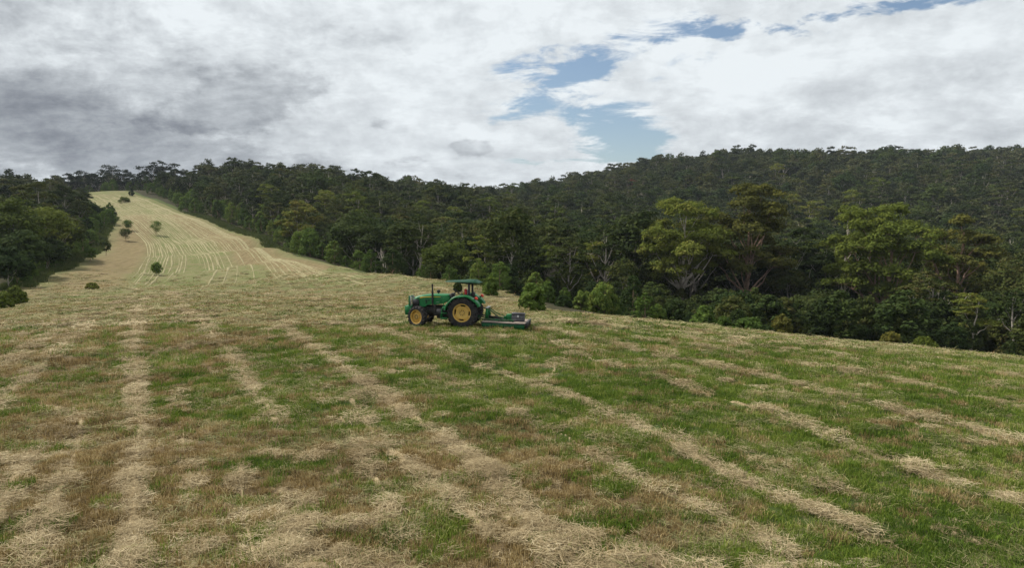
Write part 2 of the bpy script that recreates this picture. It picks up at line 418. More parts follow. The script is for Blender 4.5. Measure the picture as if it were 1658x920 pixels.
# ------------------------------------------------------------------ ground sheet
th = np.concatenate([np.arange(-180, -46, 4.0), np.arange(-46, 46, .16), np.arange(46, 180, 4.0)])
rr = np.concatenate([[0.6, 1.5, 3, 4.5], np.exp(np.arange(math.log(6), math.log(900), .0115)), np.linspace(930, 1500, 8)])
TH, RR = np.meshgrid(R(1) * th, rr)
gx, gy = (np.sin(TH) * RR).ravel(), (np.cos(TH) * RR).ravel()
g_z = ground(gx, gy)
fd = fdist(gx, gy)
g_row = row_mask(gx, gy); g_row[fd < 0] = 0
g_green = green_amount(gx, gy)
fade = np.clip((70 - np.hypot(gx, gy)) / 40, 0, 1)
g_z = g_z + fade * ((fbm(gx / .45, gy / .45, 41, 3) - .5) * .24 + g_row * .06 * (0.6 + fbm(gx / .25, gy / .25, 42, 2)))
nt_, nr_ = len(th), len(rr)
ii = np.arange(nr_ - 1)[:, None] * nt_; jj = np.arange(nt_)[None]; j2 = (jj + 1) % nt_
q = np.stack([ii + jj, ii + j2, ii + nt_ + j2, ii + nt_ + jj], -1).reshape(-1, 4)[:, ::-1]
inner = np.arange(nt_)
gx = np.append(gx, 0); gy = np.append(gy, 0); g_z = np.append(g_z, gz(0, 0))
c_ = len(gx) - 1
tri = np.stack([inner, np.full(nt_, c_), (inner + 1) % nt_], -1)
g_row = np.append(g_row, 0); g_green = np.append(g_green, .5); fd = np.append(fd, 40)
# bare/brown band by the left wood and below the brow; unmown margin
brown = np.maximum(np.clip(1 - np.abs(fd - 7) / 10, 0, 1) * (gx < -30) * (gy > 80) * (gy < 260), bare(gx, gy))
mask = np.stack([g_row, g_green, np.clip(-fd / 2.5 + .5, 0, 1), np.clip(brown, 0, 1)], 1)
margin = np.clip((.6 + 2.2 * fbm(gx / 20, gy / 20, 55) - np.abs(fd + 1.0)) / 2, 0, 1) * (gy > 100)
ground_me = mesh_np('ground', np.stack([gx, gy, g_z], 1), [q, tri], smooth=True,
                    attrs={'mask': ('FLOAT_COLOR', 'POINT', mask), 'margin': ('FLOAT', 'POINT', margin)})
gm = bpy.data.materials.new('field_ground'); gm.use_nodes = True; t = gm.node_tree; bs = t.nodes['Principled BSDF']
at = t.nodes.new('ShaderNodeAttribute'); at.attribute_name = 'mask'
sp = t.nodes.new('ShaderNodeSeparateColor'); t.links.new(at.outputs['Color'], sp.inputs[0])
aR, aG, aB = (N(t, sp.outputs[i]) for i in range(3)); aA = N(t, at.outputs['Alpha'])
am = t.nodes.new('ShaderNodeAttribute'); am.attribute_name = 'margin'; aM = N(t, am.outputs['Fac'])
geo = t.nodes.new('ShaderNodeNewGeometry'); pos = geo.outputs['Position']
n1 = noise(t, pos, 7.0, 6, .7); n2 = noise(t, pos, 0.9, 6, .62); n3 = noise(t, pos, 0.16, 6, .6); n4 = noise(t, pos, 38.0, 3, .7)
mp = t.nodes.new('ShaderNodeMapping'); t.links.new(pos, mp.inputs[0]); mp.inputs['Rotation'].default_value = (0, 0, R(-24)); mp.inputs['Scale'].default_value = (3.4, .32, 1)
ns = noise(t, mp.outputs[0], 1.0, 6, .7)
sxyz = t.nodes.new('ShaderNodeSeparateXYZ'); t.links.new(pos, sxyz.inputs[0]); yy_ = N(t, sxyz.outputs[1])
far = yy_.smooth(30, 100)
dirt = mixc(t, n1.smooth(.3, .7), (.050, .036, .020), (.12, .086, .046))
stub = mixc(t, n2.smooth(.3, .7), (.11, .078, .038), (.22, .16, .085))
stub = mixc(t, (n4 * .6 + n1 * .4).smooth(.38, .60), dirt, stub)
grn = mixc(t, n2.smooth(.3, .7), (.030, .055, .010), (.075, .11, .022))
grn = mixc(t, n4.smooth(.3, .7), grn, (.045, .055, .018))
straw = mixc(t, n1.smooth(.3, .7), (.20, .15, .080), (.42, .33, .19))
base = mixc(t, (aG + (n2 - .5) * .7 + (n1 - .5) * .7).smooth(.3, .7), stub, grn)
# far slope: pale cured grass lying over green
farstraw = mixc(t, (ns * .6 + n1 * .4).smooth(.36, .64), (.105, .100, .042), (.25, .218, .110))
farstraw = mixc(t, (n3 * .5 + n2 * .5).smooth(.42, .60), farstraw, (.120, .140, .045))
farstraw = mixc(t, (ns * .5 + n1 * .5).smooth(.52, .66) * .55, farstraw, (.115, .085, .04))
thatch = mixc(t, n1.smooth(.35, .65), (.13, .105, .05), (.27, .215, .12))
base = mixc(t, (n2 * .4 + ns * .3 + n1 * .3).smooth(.50, .60) * .55, base, thatch)
base = mixc(t, far, base, farstraw)
base = mixc(t, (aA + (n2 - .5) * .8).smooth(.35, .75) * .75, base, mixc(t, ns.smooth(.35, .65), (.13, .092, .046), (.25, .185, .098)))
base = mixc(t, (aR + (n1 - .5) * .5).smooth(.25, .65), base, straw)
litter = mixc(t, n2.smooth(.3, .7), (.022, .024, .010), (.060, .052, .026))
base = mixc(t, (aB + (n2 - .5) * .6).smooth(.35, .65), base, litter)
base = mixc(t, (aM + (n2 - .5) * .7).smooth(.3, .7), base, mixc(t, n1.smooth(.3, .7), (.045, .065, .018), (.095, .115, .035)))
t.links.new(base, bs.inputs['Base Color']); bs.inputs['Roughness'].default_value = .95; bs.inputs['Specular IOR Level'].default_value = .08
bp = t.nodes.new('ShaderNodeBump'); bp.inputs['Strength'].default_value = .9; bp.inputs['Distance'].default_value = .08
link(t, n1 * .6 + n4 * .15 + ns * .7, bp.inputs['Height']); t.links.new(bp.outputs[0], bs.inputs['Normal'])
ground_me.materials.append(gm)
gr = add('ground', ground_me); tag(gr, kind='structure')
tag(gr, 'mown hillside field and the wooded slopes beyond it', None)

# ------------------------------------------------------------------ windrows on the far hill, each a low mound of hay
hay = bpy.data.materials.new('hay'); hay.use_nodes = True; t = hay.node_tree; bs = t.nodes['Principled BSDF']
geo = t.nodes.new('ShaderNodeNewGeometry'); oi = t.nodes.new('ShaderNodeObjectInfo')
n1 = noise(t, geo.outputs['Position'], 1.6, 6, .7)
t.links.new(mixc(t, n1.smooth(.35, .65), (.20, .178, .090), (.32, .285, .165)), bs.inputs['Base Color']); bs.inputs['Roughness'].default_value = .95
bs.inputs['Specular IOR Level'].default_value = .05
Lk = [(138, 318), (170, 338), (205, 362), (232, 385), (243, 405), (230, 432), (205, 452), (160, 478)]
Lk2 = [(150, 313), (205, 338), (250, 362), (272, 385), (292, 410), (302, 428), (270, 452), (225, 480)]
Lk3 = [(175, 312), (240, 336), (300, 372), (330, 395), (362, 420), (380, 440), (360, 460), (330, 480)]
Lk4 = [(205, 312), (262, 337), (330, 366), (375, 388), (425, 412), (465, 432), (495, 452), (520, 480)]
Lk5 = [(222, 318), (280, 342), (352, 368), (400, 395), (448, 418), (520, 436), (610, 456), (700, 474)]
fam = []
keys = [np.array(k, float) for k in (Lk, Lk2, Lk3, Lk4, Lk5)]
NW = 44
for i in range(NW):
    u = i / (NW - 1) * (len(keys) - 1); k = min(int(u), len(keys) - 2); f_ = u - k
    fam.append(keys[k] * (1 - f_) + keys[k + 1] * f_)
hill_rows = []
rng = np.random.default_rng(5)
for i, kp in enumerate(fam):
    d = resample(kp, 6.0)
    a, b = int(rng.integers(0, 4)), len(d) - int(rng.integers(1, max(2, len(d) // 3)))
    if i > 28: b = len(d) - int(rng.integers(1, 6))
    q_ = [hit(*a_) for a_ in d[a:b]]; q_ = [a_ for a_ in q_ if a_ is not None and a_[1] > 55]
    if len(q_) < 4: continue
    p = resample(q_, 6.0)
    for _ in range(4): p[1:-1] = (p[:-2] + 2 * p[1:-1] + p[2:]) / 4
    p = resample(p, 1.2); s = np.arange(len(p)) * 1.2
    p[:, 0] += (vn(s / 16, s * 0 + i * 3.1, 61) - .5) * .6
    nrm = np.gradient(p, axis=0); nrm = np.stack([-nrm[:, 1], nrm[:, 0]], 1) / (np.linalg.norm(nrm, axis=1, keepdims=True) + 1e-9)
    wd = (.50 if i > 27 else .66) * (.14 + .34 * vn(s / 4, s * 0 + i, 62)) * np.clip(1.25 * vn(s / 15, s * 0 + i, 64) + .25, .12, 1) * np.clip(np.minimum(s / 8, (s[-1] - s) / 30), .05, 1)
    hh = .22 * wd / .4
    rows = []
    for c, h_ in ((-1, -.03), (-.6, .6), (0, 1), (.6, .6), (1, -.03)):
        e = p + nrm * (wd * c * (1 + .5 * (vn(s / 1.1, s * 0 + i + c * 5, 63) - .5)))[:, None]
        rows.append(np.stack([e[:, 0], e[:, 1], ground(e[:, 0], e[:, 1]) + np.where(h_ > 0, hh * h_ * (0.7 + .6 * vn(s / .9, s * 0 + c, 65)), -.05)], 1))
    V = np.stack(rows, 1).reshape(-1, 3); m_ = len(p)
    a_ = np.arange(m_ - 1)[:, None] * 5 + np.arange(4)[None]
    fq = np.stack([a_, a_ + 1, a_ + 6, a_ + 5], -1).reshape(-1, 4)
    me = mesh_np('windrow', V, [fq], [hay], smooth=True)
    o = add('windrow', me); hill_rows.append(o)
    tag(o, 'thin pale line of raked hay', 'windrow', 'raked hay lines on the far hill')

ORD = ['first', 'second', 'third', 'fourth', 'fifth', 'sixth', 'seventh', 'eighth', 'ninth', 'tenth', 'eleventh', 'twelfth', 'thirteenth', 'fourteenth', 'fifteenth', 'sixteenth', 'seventeenth', 'eighteenth', 'nineteenth', 'twentieth'] + \
      ['twenty ' + s for s in ('first', 'second', 'third', 'fourth', 'fifth', 'sixth', 'seventh', 'eighth', 'ninth')] + ['thirtieth'] + ['thirty ' + s for s in ('first', 'second', 'third', 'fourth', 'fifth', 'sixth', 'seventh', 'eighth', 'ninth')] + ['fortieth'] + ['forty ' + s for s in ('first', 'second', 'third', 'fourth', 'fifth', 'sixth', 'seventh', 'eighth', 'ninth')]
for k, o in enumerate(hill_rows):
    o['label'] = ('leftmost' if k == 0 else 'rightmost' if k == len(hill_rows) - 1 else ORD[k] + ' from left') + ' of the thin pale hay lines curving down the mown hill'
# ------------------------------------------------------------------ grass blades
def grass_mat(name, ramp, transl=.25):
    m = bpy.data.materials.new(name); m.use_nodes = True; t = m.node_tree
    b = t.nodes['Principled BSDF']; g = t.nodes.new('ShaderNodeNewGeometry'); o = t.nodes.new('ShaderNodeObjectInfo')
    ri = N(t, g.outputs['Random Per Island']); ro = N(t, o.outputs['Random'])
    big = noise(t, o.outputs['Location'], 0.35, 4, .6)
    f_ = ri * .48 + ro * .42 + (big - .5) * 1.0 + .05
    rp = t.nodes.new('ShaderNodeValToRGB'); link(t, f_, rp.inputs[0])
    el = rp.color_ramp.elements
    for i, (p_, c) in enumerate(ramp):
        e = el[i] if i < 2 else el.new(p_)
        e.position = p_; e.color = (*c, 1)
    t.links.new(rp.outputs[0], b.inputs['Base Color']); b.inputs['Roughness'].default_value = .75; b.inputs['Specular IOR Level'].default_value = .15
    tr = t.nodes.new('ShaderNodeBsdfTranslucent'); t.links.new(rp.outputs[0], tr.inputs[0])
    mx = t.nodes.new('ShaderNodeMixShader'); mx.inputs[0].default_value = transl
    t.links.new(b.outputs[0], mx.inputs[1]); t.links.new(tr.outputs[0], mx.inputs[2])
    t.links.new(mx.outputs[0], t.nodes['Material Output'].inputs[0])
    return m
m_green = grass_mat('green_grass', [(0.0, (.026, .055, .007)), (.3, (.072, .130, .014)), (.6, (.150, .215, .026)), (.85, (.26, .29, .060)), (1, (.46, .40, .18))])
m_stub = grass_mat('brown_stubble', [(0.0, (.065, .046, .019)), (.3, (.22, .155, .062)), (.6, (.40, .295, .130)), (.85, (.62, .49, .26)), (1, (.21, .23, .06))], .15)
m_straw = grass_mat('loose_straw', [(0.0, (.11, .080, .042)), (.3, (.27, .205, .108)), (.65, (.44, .35, .20)), (1, (.70, .59, .38))], .15)
m_sage = grass_mat('grey_green_hay', [(0.0, (.10, .105, .038)), (.4, (.20, .195, .078)), (.7, (.32, .29, .135)), (1, (.47, .41, .22))], .15)

def blades(seed, n, rad, h0, h1, wid, lean, m, green_mix=0):
    r = np.random.default_rng(seed)
    a = r.uniform(0, 2 * PI, n); d = rad * np.sqrt(r.uniform(0, 1, n))
    bx, by = np.cos(a) * d, np.sin(a) * d
    h = h0 + (h1 - h0) * r.uniform(0, 1, n) ** 1.6; la = r.uniform(0, 2 * PI, n); ll = np.abs(r.normal(0, lean, n)) * h
    wa = r.uniform(0, PI, n); wx, wy = np.cos(wa) * wid / 2, np.sin(wa) * wid / 2
    z0 = np.full(n, -.02)
    v = [np.stack([bx - wx, by - wy, z0], 1), np.stack([bx + wx, by + wy, z0], 1),
         np.stack([bx + wx * .8 + np.cos(la) * ll * .35, by + wy * .8 + np.sin(la) * ll * .35, h * .6], 1),
         np.stack([bx - wx * .8 + np.cos(la) * ll * .35, by - wy * .8 + np.sin(la) * ll * .35, h * .6], 1),
         np.stack([bx + np.cos(la) * ll, by + np.sin(la) * ll, h * (1 - .25 * np.clip(ll / h, 0, 1.5))], 1)]
    V = np.stack(v, 1).reshape(-1, 3); k = np.arange(n)[:, None] * 5
    return mesh_np('tuft', V, [k + np.array([[0, 1, 2, 3]]), k + np.array([[3, 2, 4]])], [m])
def strands(seed, n, rad, l0, l1, wid, zmax, m, align=0.0, ang=0.0):
    r = np.random.default_rng(seed)
    a = r.uniform(0, 2 * PI, n); d = rad * np.sqrt(r.uniform(0, 1, n))
    c = np.stack([np.cos(a) * d, np.sin(a) * d, r.uniform(.0, 1, n) ** 1.3 * zmax * (1.1 - .8 * (d / rad) ** 2)], 1)
    di = np.where(r.uniform(0, 1, n) < align, r.normal(ang, .35, n), r.uniform(0, PI, n)); L = r.uniform(l0, l1, n)
    tilt = r.normal(0, .14, n); bend = r.normal(0, .28, n)
    V = []
    for s_ in (-.5, -.17, .17, .5):
        ang_ = di + bend * s_
        p = c + np.stack([np.cos(ang_) * L * s_, np.sin(ang_) * L * s_, tilt * L * s_ + .05 * L * (.25 - s_ * s_) * 2], 1)
        p[:, 2] = np.maximum(p[:, 2], .004)
        w_ = wid * (1 if abs(s_) < .3 else .6)
        o_ = np.stack([-np.sin(ang_) * w_ / 2, np.cos(ang_) * w_ / 2, r.normal(0, w_ * .3, n)], 1)
        V += [p - o_, p + o_]
    V = np.stack(V, 1).reshape(-1, 3); k = np.arange(n)[:, None] * 8
    return mesh_np('straw', V, [k + np.array([[0, 1, 3, 2]]), k + np.array([[2, 3, 5, 4]]), k + np.array([[4, 5, 7, 6]])], [m])

def lib(name, meshes):
    c = bpy.data.collections.new(name)
    for i, me in enumerate(meshes):
        o = bpy.data.objects.new('%s_%02d' % (name, i), me); c.objects.link(o)
    return c
lib_green = lib('green_tufts', [blades(100 + i, 70, .16, .035, .12, .008, .6, m_green) for i in range(4)] + [blades(110 + i, 60, .2, .05, .16, .009, .7, m_green) for i in range(2)])
lib_stub = lib('stubble_tufts', [blades(200 + i, 75, .13, .03, .12, .0085, .45, m_stub) for i in range(4)] + [blades(210, 50, .2, .04, .12, .008, .5, m_stub)])
lib_straw = lib('straw_clumps', [strands(300 + i, 110, .30, .06, .30, .0045, .085, m_straw) for i in range(5)])
lib_sage = lib('sage_clumps', [strands(330 + i, 45, .34, .10, .40, .0055, .05, m_sage, .5, i) for i in range(3)])
lib_greenF = lib('far_green_tufts', [blades(120 + i, 40, .45, .05, .13, .028, .6, m_green) for i in range(3)])
lib_stubF = lib('far_stubble_tufts', [blades(220 + i, 40, .45, .04, .11, .028, .4, m_stub) for i in range(3)])
lib_strawF = lib('far_straw_clumps', [strands(320 + i, 70, .45, .2, .6, .017, .10, m_straw) for i in range(3)])
lib_sageF = lib('far_sage_clumps', [strands(340 + i, 50, .5, .2, .7, .016, .06, m_sage, .6, i) for i in range(3)])

def scatter(name, pts, rotz, scl, idx, coll, label, cat, tilt=None, kind='stuff', group=None, zs=None):
    n = len(pts); rot = np.zeros((n, 3)); rot[:, 2] = rotz
    if tilt is not None: rot[:, :2] = tilt
    s3 = np.stack([scl, scl, scl if zs is None else zs], 1)
    me = mesh_np(name, pts, [], attrs={'rot': ('FLOAT_VECTOR', 'POINT', rot), 'scl': ('FLOAT_VECTOR', 'POINT', s3), 'idx': ('INT', 'POINT', idx)})
    o = add(name, me)
    g = bpy.data.node_groups.new(name, 'GeometryNodeTree')
    g.interface.new_socket('Geometry', in_out='INPUT', socket_type='NodeSocketGeometry')
    g.interface.new_socket('Geometry', in_out='OUTPUT', socket_type='NodeSocketGeometry')
    gi, go = g.nodes.new('NodeGroupInput'), g.nodes.new('NodeGroupOutput')
    ip = g.nodes.new('GeometryNodeInstanceOnPoints'); ci = g.nodes.new('GeometryNodeCollectionInfo')
    ci.inputs[0].default_value = coll; ci.inputs[1].default_value = True; ci.inputs[2].default_value = True
    def na(nm, dt):
        a = g.nodes.new('GeometryNodeInputNamedAttribute'); a.data_type = dt; a.inputs[0].default_value = nm; return a.outputs[0]
    g.links.new(gi.outputs[0], ip.inputs['Points']); g.links.new(ci.outputs[0], ip.inputs['Instance'])
    ip.inputs['Pick Instance'].default_value = True
    g.links.new(na('idx', 'INT'), ip.inputs['Instance Index'])
    er = g.nodes.new('FunctionNodeEulerToRotation'); g.links.new(na('rot', 'FLOAT_VECTOR'), er.inputs[0])
    g.links.new(er.outputs[0], ip.inputs['Rotation']); g.links.new(na('scl', 'FLOAT_VECTOR'), ip.inputs['Scale'])
    g.links.new(ip.outputs[0], go.inputs[0])
    md = o.modifiers.new('scatter', 'NODES'); md.node_group = g
    tag(o, label, cat, group, kind)
    return o

def sample_field(y0, y1, dens, seed, margin_=1.1):
    r = np.random.default_rng(seed)
    half = 0.80 * y1 + 3
    n = int(dens * 2 * half * (y1 - y0))
    x = r.uniform(-half, half, n); y = r.uniform(y0, y1, n)
    k = (np.abs(x) < .80 * y + 3); x, y = x[k], y[k]
    k = (fdist(x, y) > .3) & (bare(x, y) < r.uniform(.15, 1.1, len(x)))
    return x[k], y[k], r
def zsurf(x, y):
    d = np.hypot(x, y); f_ = np.clip((70 - d) / 40, 0, 1)
    return ground(x, y) + f_ * (fbm(x / .45, y / .45, 41, 3) - .5) * .24
acc = {k: [[], [], []] for k in ('green', 'stub', 'straw', 'sage', 'greenF', 'stubF', 'strawF', 'sageF')}
def put(k, x, y, s): acc[k][0].append(x); acc[k][1].append(y); acc[k][2].append(s)
for (y0, y1, dn, sc_, sfx, seed) in [(7.5, 15, 62, .95, '', 1), (15, 23, 34, 1.15, '', 2), (23, 34, 16, 1.5, '', 3), (34, 60, 5, 1.1, 'F', 4), (60, 125, 1.1, 1.5, 'F', 5)]:
    x, y, r = sample_field(y0, y1, dn, seed)
    ga = green_amount(x, y); rw = row_mask(x, y); u = r.uniform(0, 1, len(x))
    u2 = r.uniform(0, 1, len(x))
    th_ = fbm(x / 1.4, y / .6, 71, 4)
    ro_ = row_only(x, y)
    isr = ((rw > .20 + .40 * u2) | (ro_ > .28)) & (r.uniform(0, 1, len(x)) < .36 + .5 * ro_) & ((fbm(x / .35, y / .3, 97, 3) > .36) | (ro_ > .35))
    if y0 > 50:
        keep = u2 < np.clip((125 - y) / 55, 0, 1); x, y, ga, rw, u, u2, th_, isr = (q_[keep] for q_ in (x, y, ga, rw, u, u2, th_, isr))
    isg = ~isr & (ga + (u - .5) * .9 > .42)
    spot = fbm(x / .55, y / .38, 93, 3); isg &= ~((spot > .60) & (u2 < .75)); isg |= ~isr & (spot < .36) & (u2 < .6)
    iss = ~isr & ~isg
    sv = r.uniform(.7, 1.2, len(x)) * sc_ * (.72 + .7 * fbm(x / .5, y / .4, 88, 3))
    far_ = y0 > 50
    kg = isg & ((u < .5) | (not far_)); put('green' + sfx, x[kg], y[kg], sv[kg])
    ks = iss & ((u < .55) | (not far_)); put('stub' + sfx, x[ks], y[ks], sv[ks])
    put('straw' + sfx, x[isr], y[isr], sv[isr])
    # loose cuttings lying about
    v = r.uniform(0, 1, len(x)); pl = np.clip((th_ - .50) * 5, 0.03, 1) * .42 + (0.22 if y0 > 30 else 0)
    k2 = ~isr & (v < pl); put('sage' + sfx, x[k2], y[k2], sv[k2] * .95)
    k3 = ~isr & (r.uniform(0, 1, len(x)) < .02 + .14 * np.clip((fbm(x / 1.1, y / .5, 95, 3) - .5) * 6, 0, 1) + .22 * np.clip((rw - .05) * 4, 0, 1) + (.08 if y0 > 30 else 0)); put('straw' + sfx, x[k3], y[k3], sv[k3] * .8)
names = {'green': ('short_grass', lib_green, 'short green regrowth between the hay rows in the near field', 'grass'),
         'stub': ('brown_stubble', lib_stub, 'cut brown stubble standing between the hay rows in the near field', 'stubble'),
         'straw': ('loose_hay', lib_straw, 'pale straw piled in rows and heaps over the near field', 'hay'),
         'sage': ('grey_green_cuttings', lib_sage, 'grey green cuttings strewn over the near grass', 'hay'),
         'greenF': ('short_grass', lib_greenF, 'short green grass on the field beyond the tractor', 'grass'),
         'stubF': ('brown_stubble', lib_stubF, 'brown stubble on the field beyond the tractor', 'stubble'),
         'strawF': ('loose_hay', lib_strawF, 'pale straw lying on the field beyond the tractor', 'hay'),
         'sageF': ('grey_green_cuttings', lib_sageF, 'grey green cuttings strewn on the field beyond the tractor', 'hay')}
TX, TY = 0, 0
for k, (x, y, s) in acc.items():
    x, y, s = np.concatenate(x), np.concatenate(y), np.concatenate(s); r = np.random.default_rng(len(x))
    nm, c, lab, cat = names[k]
    lift = 0.0
    z = zsurf(x, y)
    if k.startswith('straw') or k.startswith('sage'):
        rm = row_mask(x, y); z = z + rm * .07
    print('scatter', k, len(x))
    scatter(nm, np.stack([x, y, z], 1), r.uniform(0, 2 * PI, len(x)), s, r.integers(0, len(c.objects), len(x)), c, lab, cat,
            tilt=r.normal(0, .08, (len(x), 2)), zs=s * (1 if not k.endswith('F') else .8))
# ------------------------------------------------------------------ trees
def leaf_mat(name, ramp, transl=.22):
    m = bpy.data.materials.new(name); m.use_nodes = True; t = m.node_tree; b = t.nodes['Principled BSDF']
    g = t.nodes.new('ShaderNodeNewGeometry'); o = t.nodes.new('ShaderNodeObjectInfo')
    a = t.nodes.new('ShaderNodeAttribute'); a.attribute_name = 'tint'
    f_ = N(t, g.outputs['Random Per Island']) * .28 + N(t, o.outputs['Random']) * .62 + N(t, a.outputs['Fac']) * .30 - .13
    rp = t.nodes.new('ShaderNodeValToRGB'); link(t, f_, rp.inputs[0]); el = rp.color_ramp.elements
    for i, (p_, c) in enumerate(ramp):
        e = el[i] if i < 2 else el.new(p_)
        e.position = p_; e.color = (*c, 1)
    t.links.new(rp.outputs[0], b.inputs['Base Color']); b.inputs['Roughness'].default_value = .8; b.inputs['Specular IOR Level'].default_value = .06
    tr = t.nodes.new('ShaderNodeBsdfTranslucent'); t.links.new(rp.outputs[0], tr.inputs[0])
    mx = t.nodes.new('ShaderNodeMixShader'); mx.inputs[0].default_value = transl
    t.links.new(b.outputs[0], mx.inputs[1]); t.links.new(tr.outputs[0], mx.inputs[2])
    t.links.new(mx.outputs[0], t.nodes['Material Output'].inputs[0])
    return m
L_wood = leaf_mat('wood_leaves', [(0, (0.0209, 0.0334, 0.0105)), (0.3, (0.0344, 0.0507, 0.0135)), (0.55, (0.0538, 0.0698, 0.0172)), (0.8, (0.0823, 0.0888, 0.0224)), (1, (0.0898, 0.0714, 0.0284))])
L_far = leaf_mat('far_leaves', [(0, (0.0208, 0.0294, 0.0134)), (0.35, (0.0408, 0.0525, 0.0208)), (0.65, (0.0728, 0.082, 0.0311)), (0.85, (0.1041, 0.1043, 0.0408)), (1, (0.1041, 0.0811, 0.0445))])
L_gum = leaf_mat('gum_leaves', [(0, (0.0515, 0.0713, 0.0158)), (0.3, (0.0911, 0.1188, 0.0206)), (0.6, (0.1307, 0.1584, 0.027)), (0.85, (0.1742, 0.1782, 0.0356)), (1, (0.1663, 0.1267, 0.0356))], .3)
L_olive = leaf_mat('olive_leaves', [(0, (0.0686, 0.0729, 0.0189)), (0.35, (0.1201, 0.1201, 0.0257)), (0.65, (0.1716, 0.1502, 0.0326)), (1, (0.2145, 0.1416, 0.0386))], .3)
L_young = leaf_mat('young_leaves', [(0, (0.0504, 0.0857, 0.0182)), (0.4, (0.0857, 0.1361, 0.0262)), (0.7, (0.131, 0.1865, 0.0363)), (1, (0.1915, 0.2016, 0.0454))], .28)
L_bluish = leaf_mat('deep_green_leaves', [(0, (0.022, 0.04, 0.0128)), (0.4, (0.04, 0.0624, 0.0166)), (0.7, (0.058, 0.08, 0.0192)), (1, (0.08, 0.096, 0.0224))], .22)
L_dark = leaf_mat('dark_leaves', [(0, (.012, .020, .010)), (.5, (.022, .032, .014)), (1, (.036, .042, .018))], .12)
L_red = leaf_mat('rusty_leaves', [(0, (.10, .045, .03)), (.5, (.15, .06, .035)), (1, (.20, .085, .045))])
B_pale = mat('pale_bark', (.48, .42, .35), .85, var=.16, scale=2.2, spec=.15, bump=.5)
B_brown = mat('brown_bark', (.30, .20, .145), .9, var=.16, scale=2.5, spec=.1, bump=.5)
B_grey = mat('grey_bark', (.36, .32, .275), .9, var=.16, scale=2.5, spec=.1, bump=.5)

def tubes(paths, sides=5):
    Vs, Fs, off = [], [], 0
    ang = np.arange(sides) * 2 * PI / sides
    for pts, rad in paths:
        pts = np.asarray(pts, float); n = len(pts)
        if n < 2: continue
        tg = np.gradient(pts, axis=0); tg /= np.linalg.norm(tg, axis=1, keepdims=True) + 1e-9
        up = np.where(np.abs(tg[:, 2:3]) > .9, np.array([[1., 0, 0]]), np.array([[0, 0, 1.]]))
        u = np.cross(tg, up); u /= np.linalg.norm(u, axis=1, keepdims=True) + 1e-9; v = np.cross(tg, u)
        ring = pts[:, None] + (u[:, None] * np.cos(ang)[None, :, None] + v[:, None] * np.sin(ang)[None, :, None]) * np.asarray(rad)[:, None, None]
        Vs.append(ring.reshape(-1, 3))
        a = (np.arange(n - 1) * sides)[:, None] + np.arange(sides)[None]; b = (np.arange(n - 1) * sides)[:, None] + (np.arange(sides) + 1)[None] % sides
        Fs.append(np.stack([a, b, b + sides, a + sides], -1).reshape(-1, 4) + off); off += n * sides
    return np.concatenate(Vs), np.concatenate(Fs)

def curve(p0, p1, sag, rng, n=6, wob=.04):
    p0, p1 = np.asarray(p0, float), np.asarray(p1, float); t = np.linspace(0, 1, n)[:, None]
    L = np.linalg.norm(p1 - p0)
    mid = (p0 + p1) / 2 + np.array([0, 0, -sag * L]) + rng.normal(0, wob * L, 3)
    p = (1 - t) ** 2 * p0 + 2 * t * (1 - t) * mid + t * t * p1
    p[1:-1] += rng.normal(0, wob * .35 * L, (n - 2, 3))
    return p

def leafcloud(rng, C, Rd, n, size, flat=.6, upb=.75, droop=0.0):
    """n leaf faces over each clump; C (m,3), Rd (m,)"""
    m = len(C); k = m * n
    cc = np.repeat(C, n, 0); rd = np.repeat(Rd, n)
    d = rng.normal(0, 1, (k, 3)); d /= np.linalg.norm(d, axis=1, keepdims=True)
    fl = rng.uniform(0, 1, k) < upb; d[fl, 2] = np.abs(d[fl, 2])
    r = rd * (.45 + .55 * np.sqrt(rng.uniform(0, 1, k))) * rng.uniform(.85, 1.2, k)
    lump = 1 + .25 * np.sin(d[:, 0] * 5 + cc[:, 0] * 3) * np.sin(d[:, 1] * 5 + cc[:, 1] * 3)
    p = cc + d * (r * lump)[:, None] * np.array([1, 1, flat])
    nr = d * np.array([1, 1, 1.0]) + np.array([0, 0, .35]) + rng.normal(0, .42, (k, 3)); nr /= np.linalg.norm(nr, axis=1, keepdims=True)
    a = np.cross(nr, rng.normal(0, 1, (k, 3))); a[:, 2] -= droop; a -= nr * (a * nr).sum(1, keepdims=True); a /= np.linalg.norm(a, axis=1, keepdims=True) + 1e-9
    b = np.cross(nr, a); s = size * rng.uniform(.6, 1.35, k)[:, None]
    V = np.stack([p - a * s * .8, p - b * s * .42 + a * s * .1, p + a * s * .8, p + b * s * .42 + a * s * .1], 1).reshape(-1, 3)
    Fq = np.arange(k * 4).reshape(-1, 4)
    tint = np.repeat(rng.uniform(0, 1, m), n)
    return V, Fq, tint

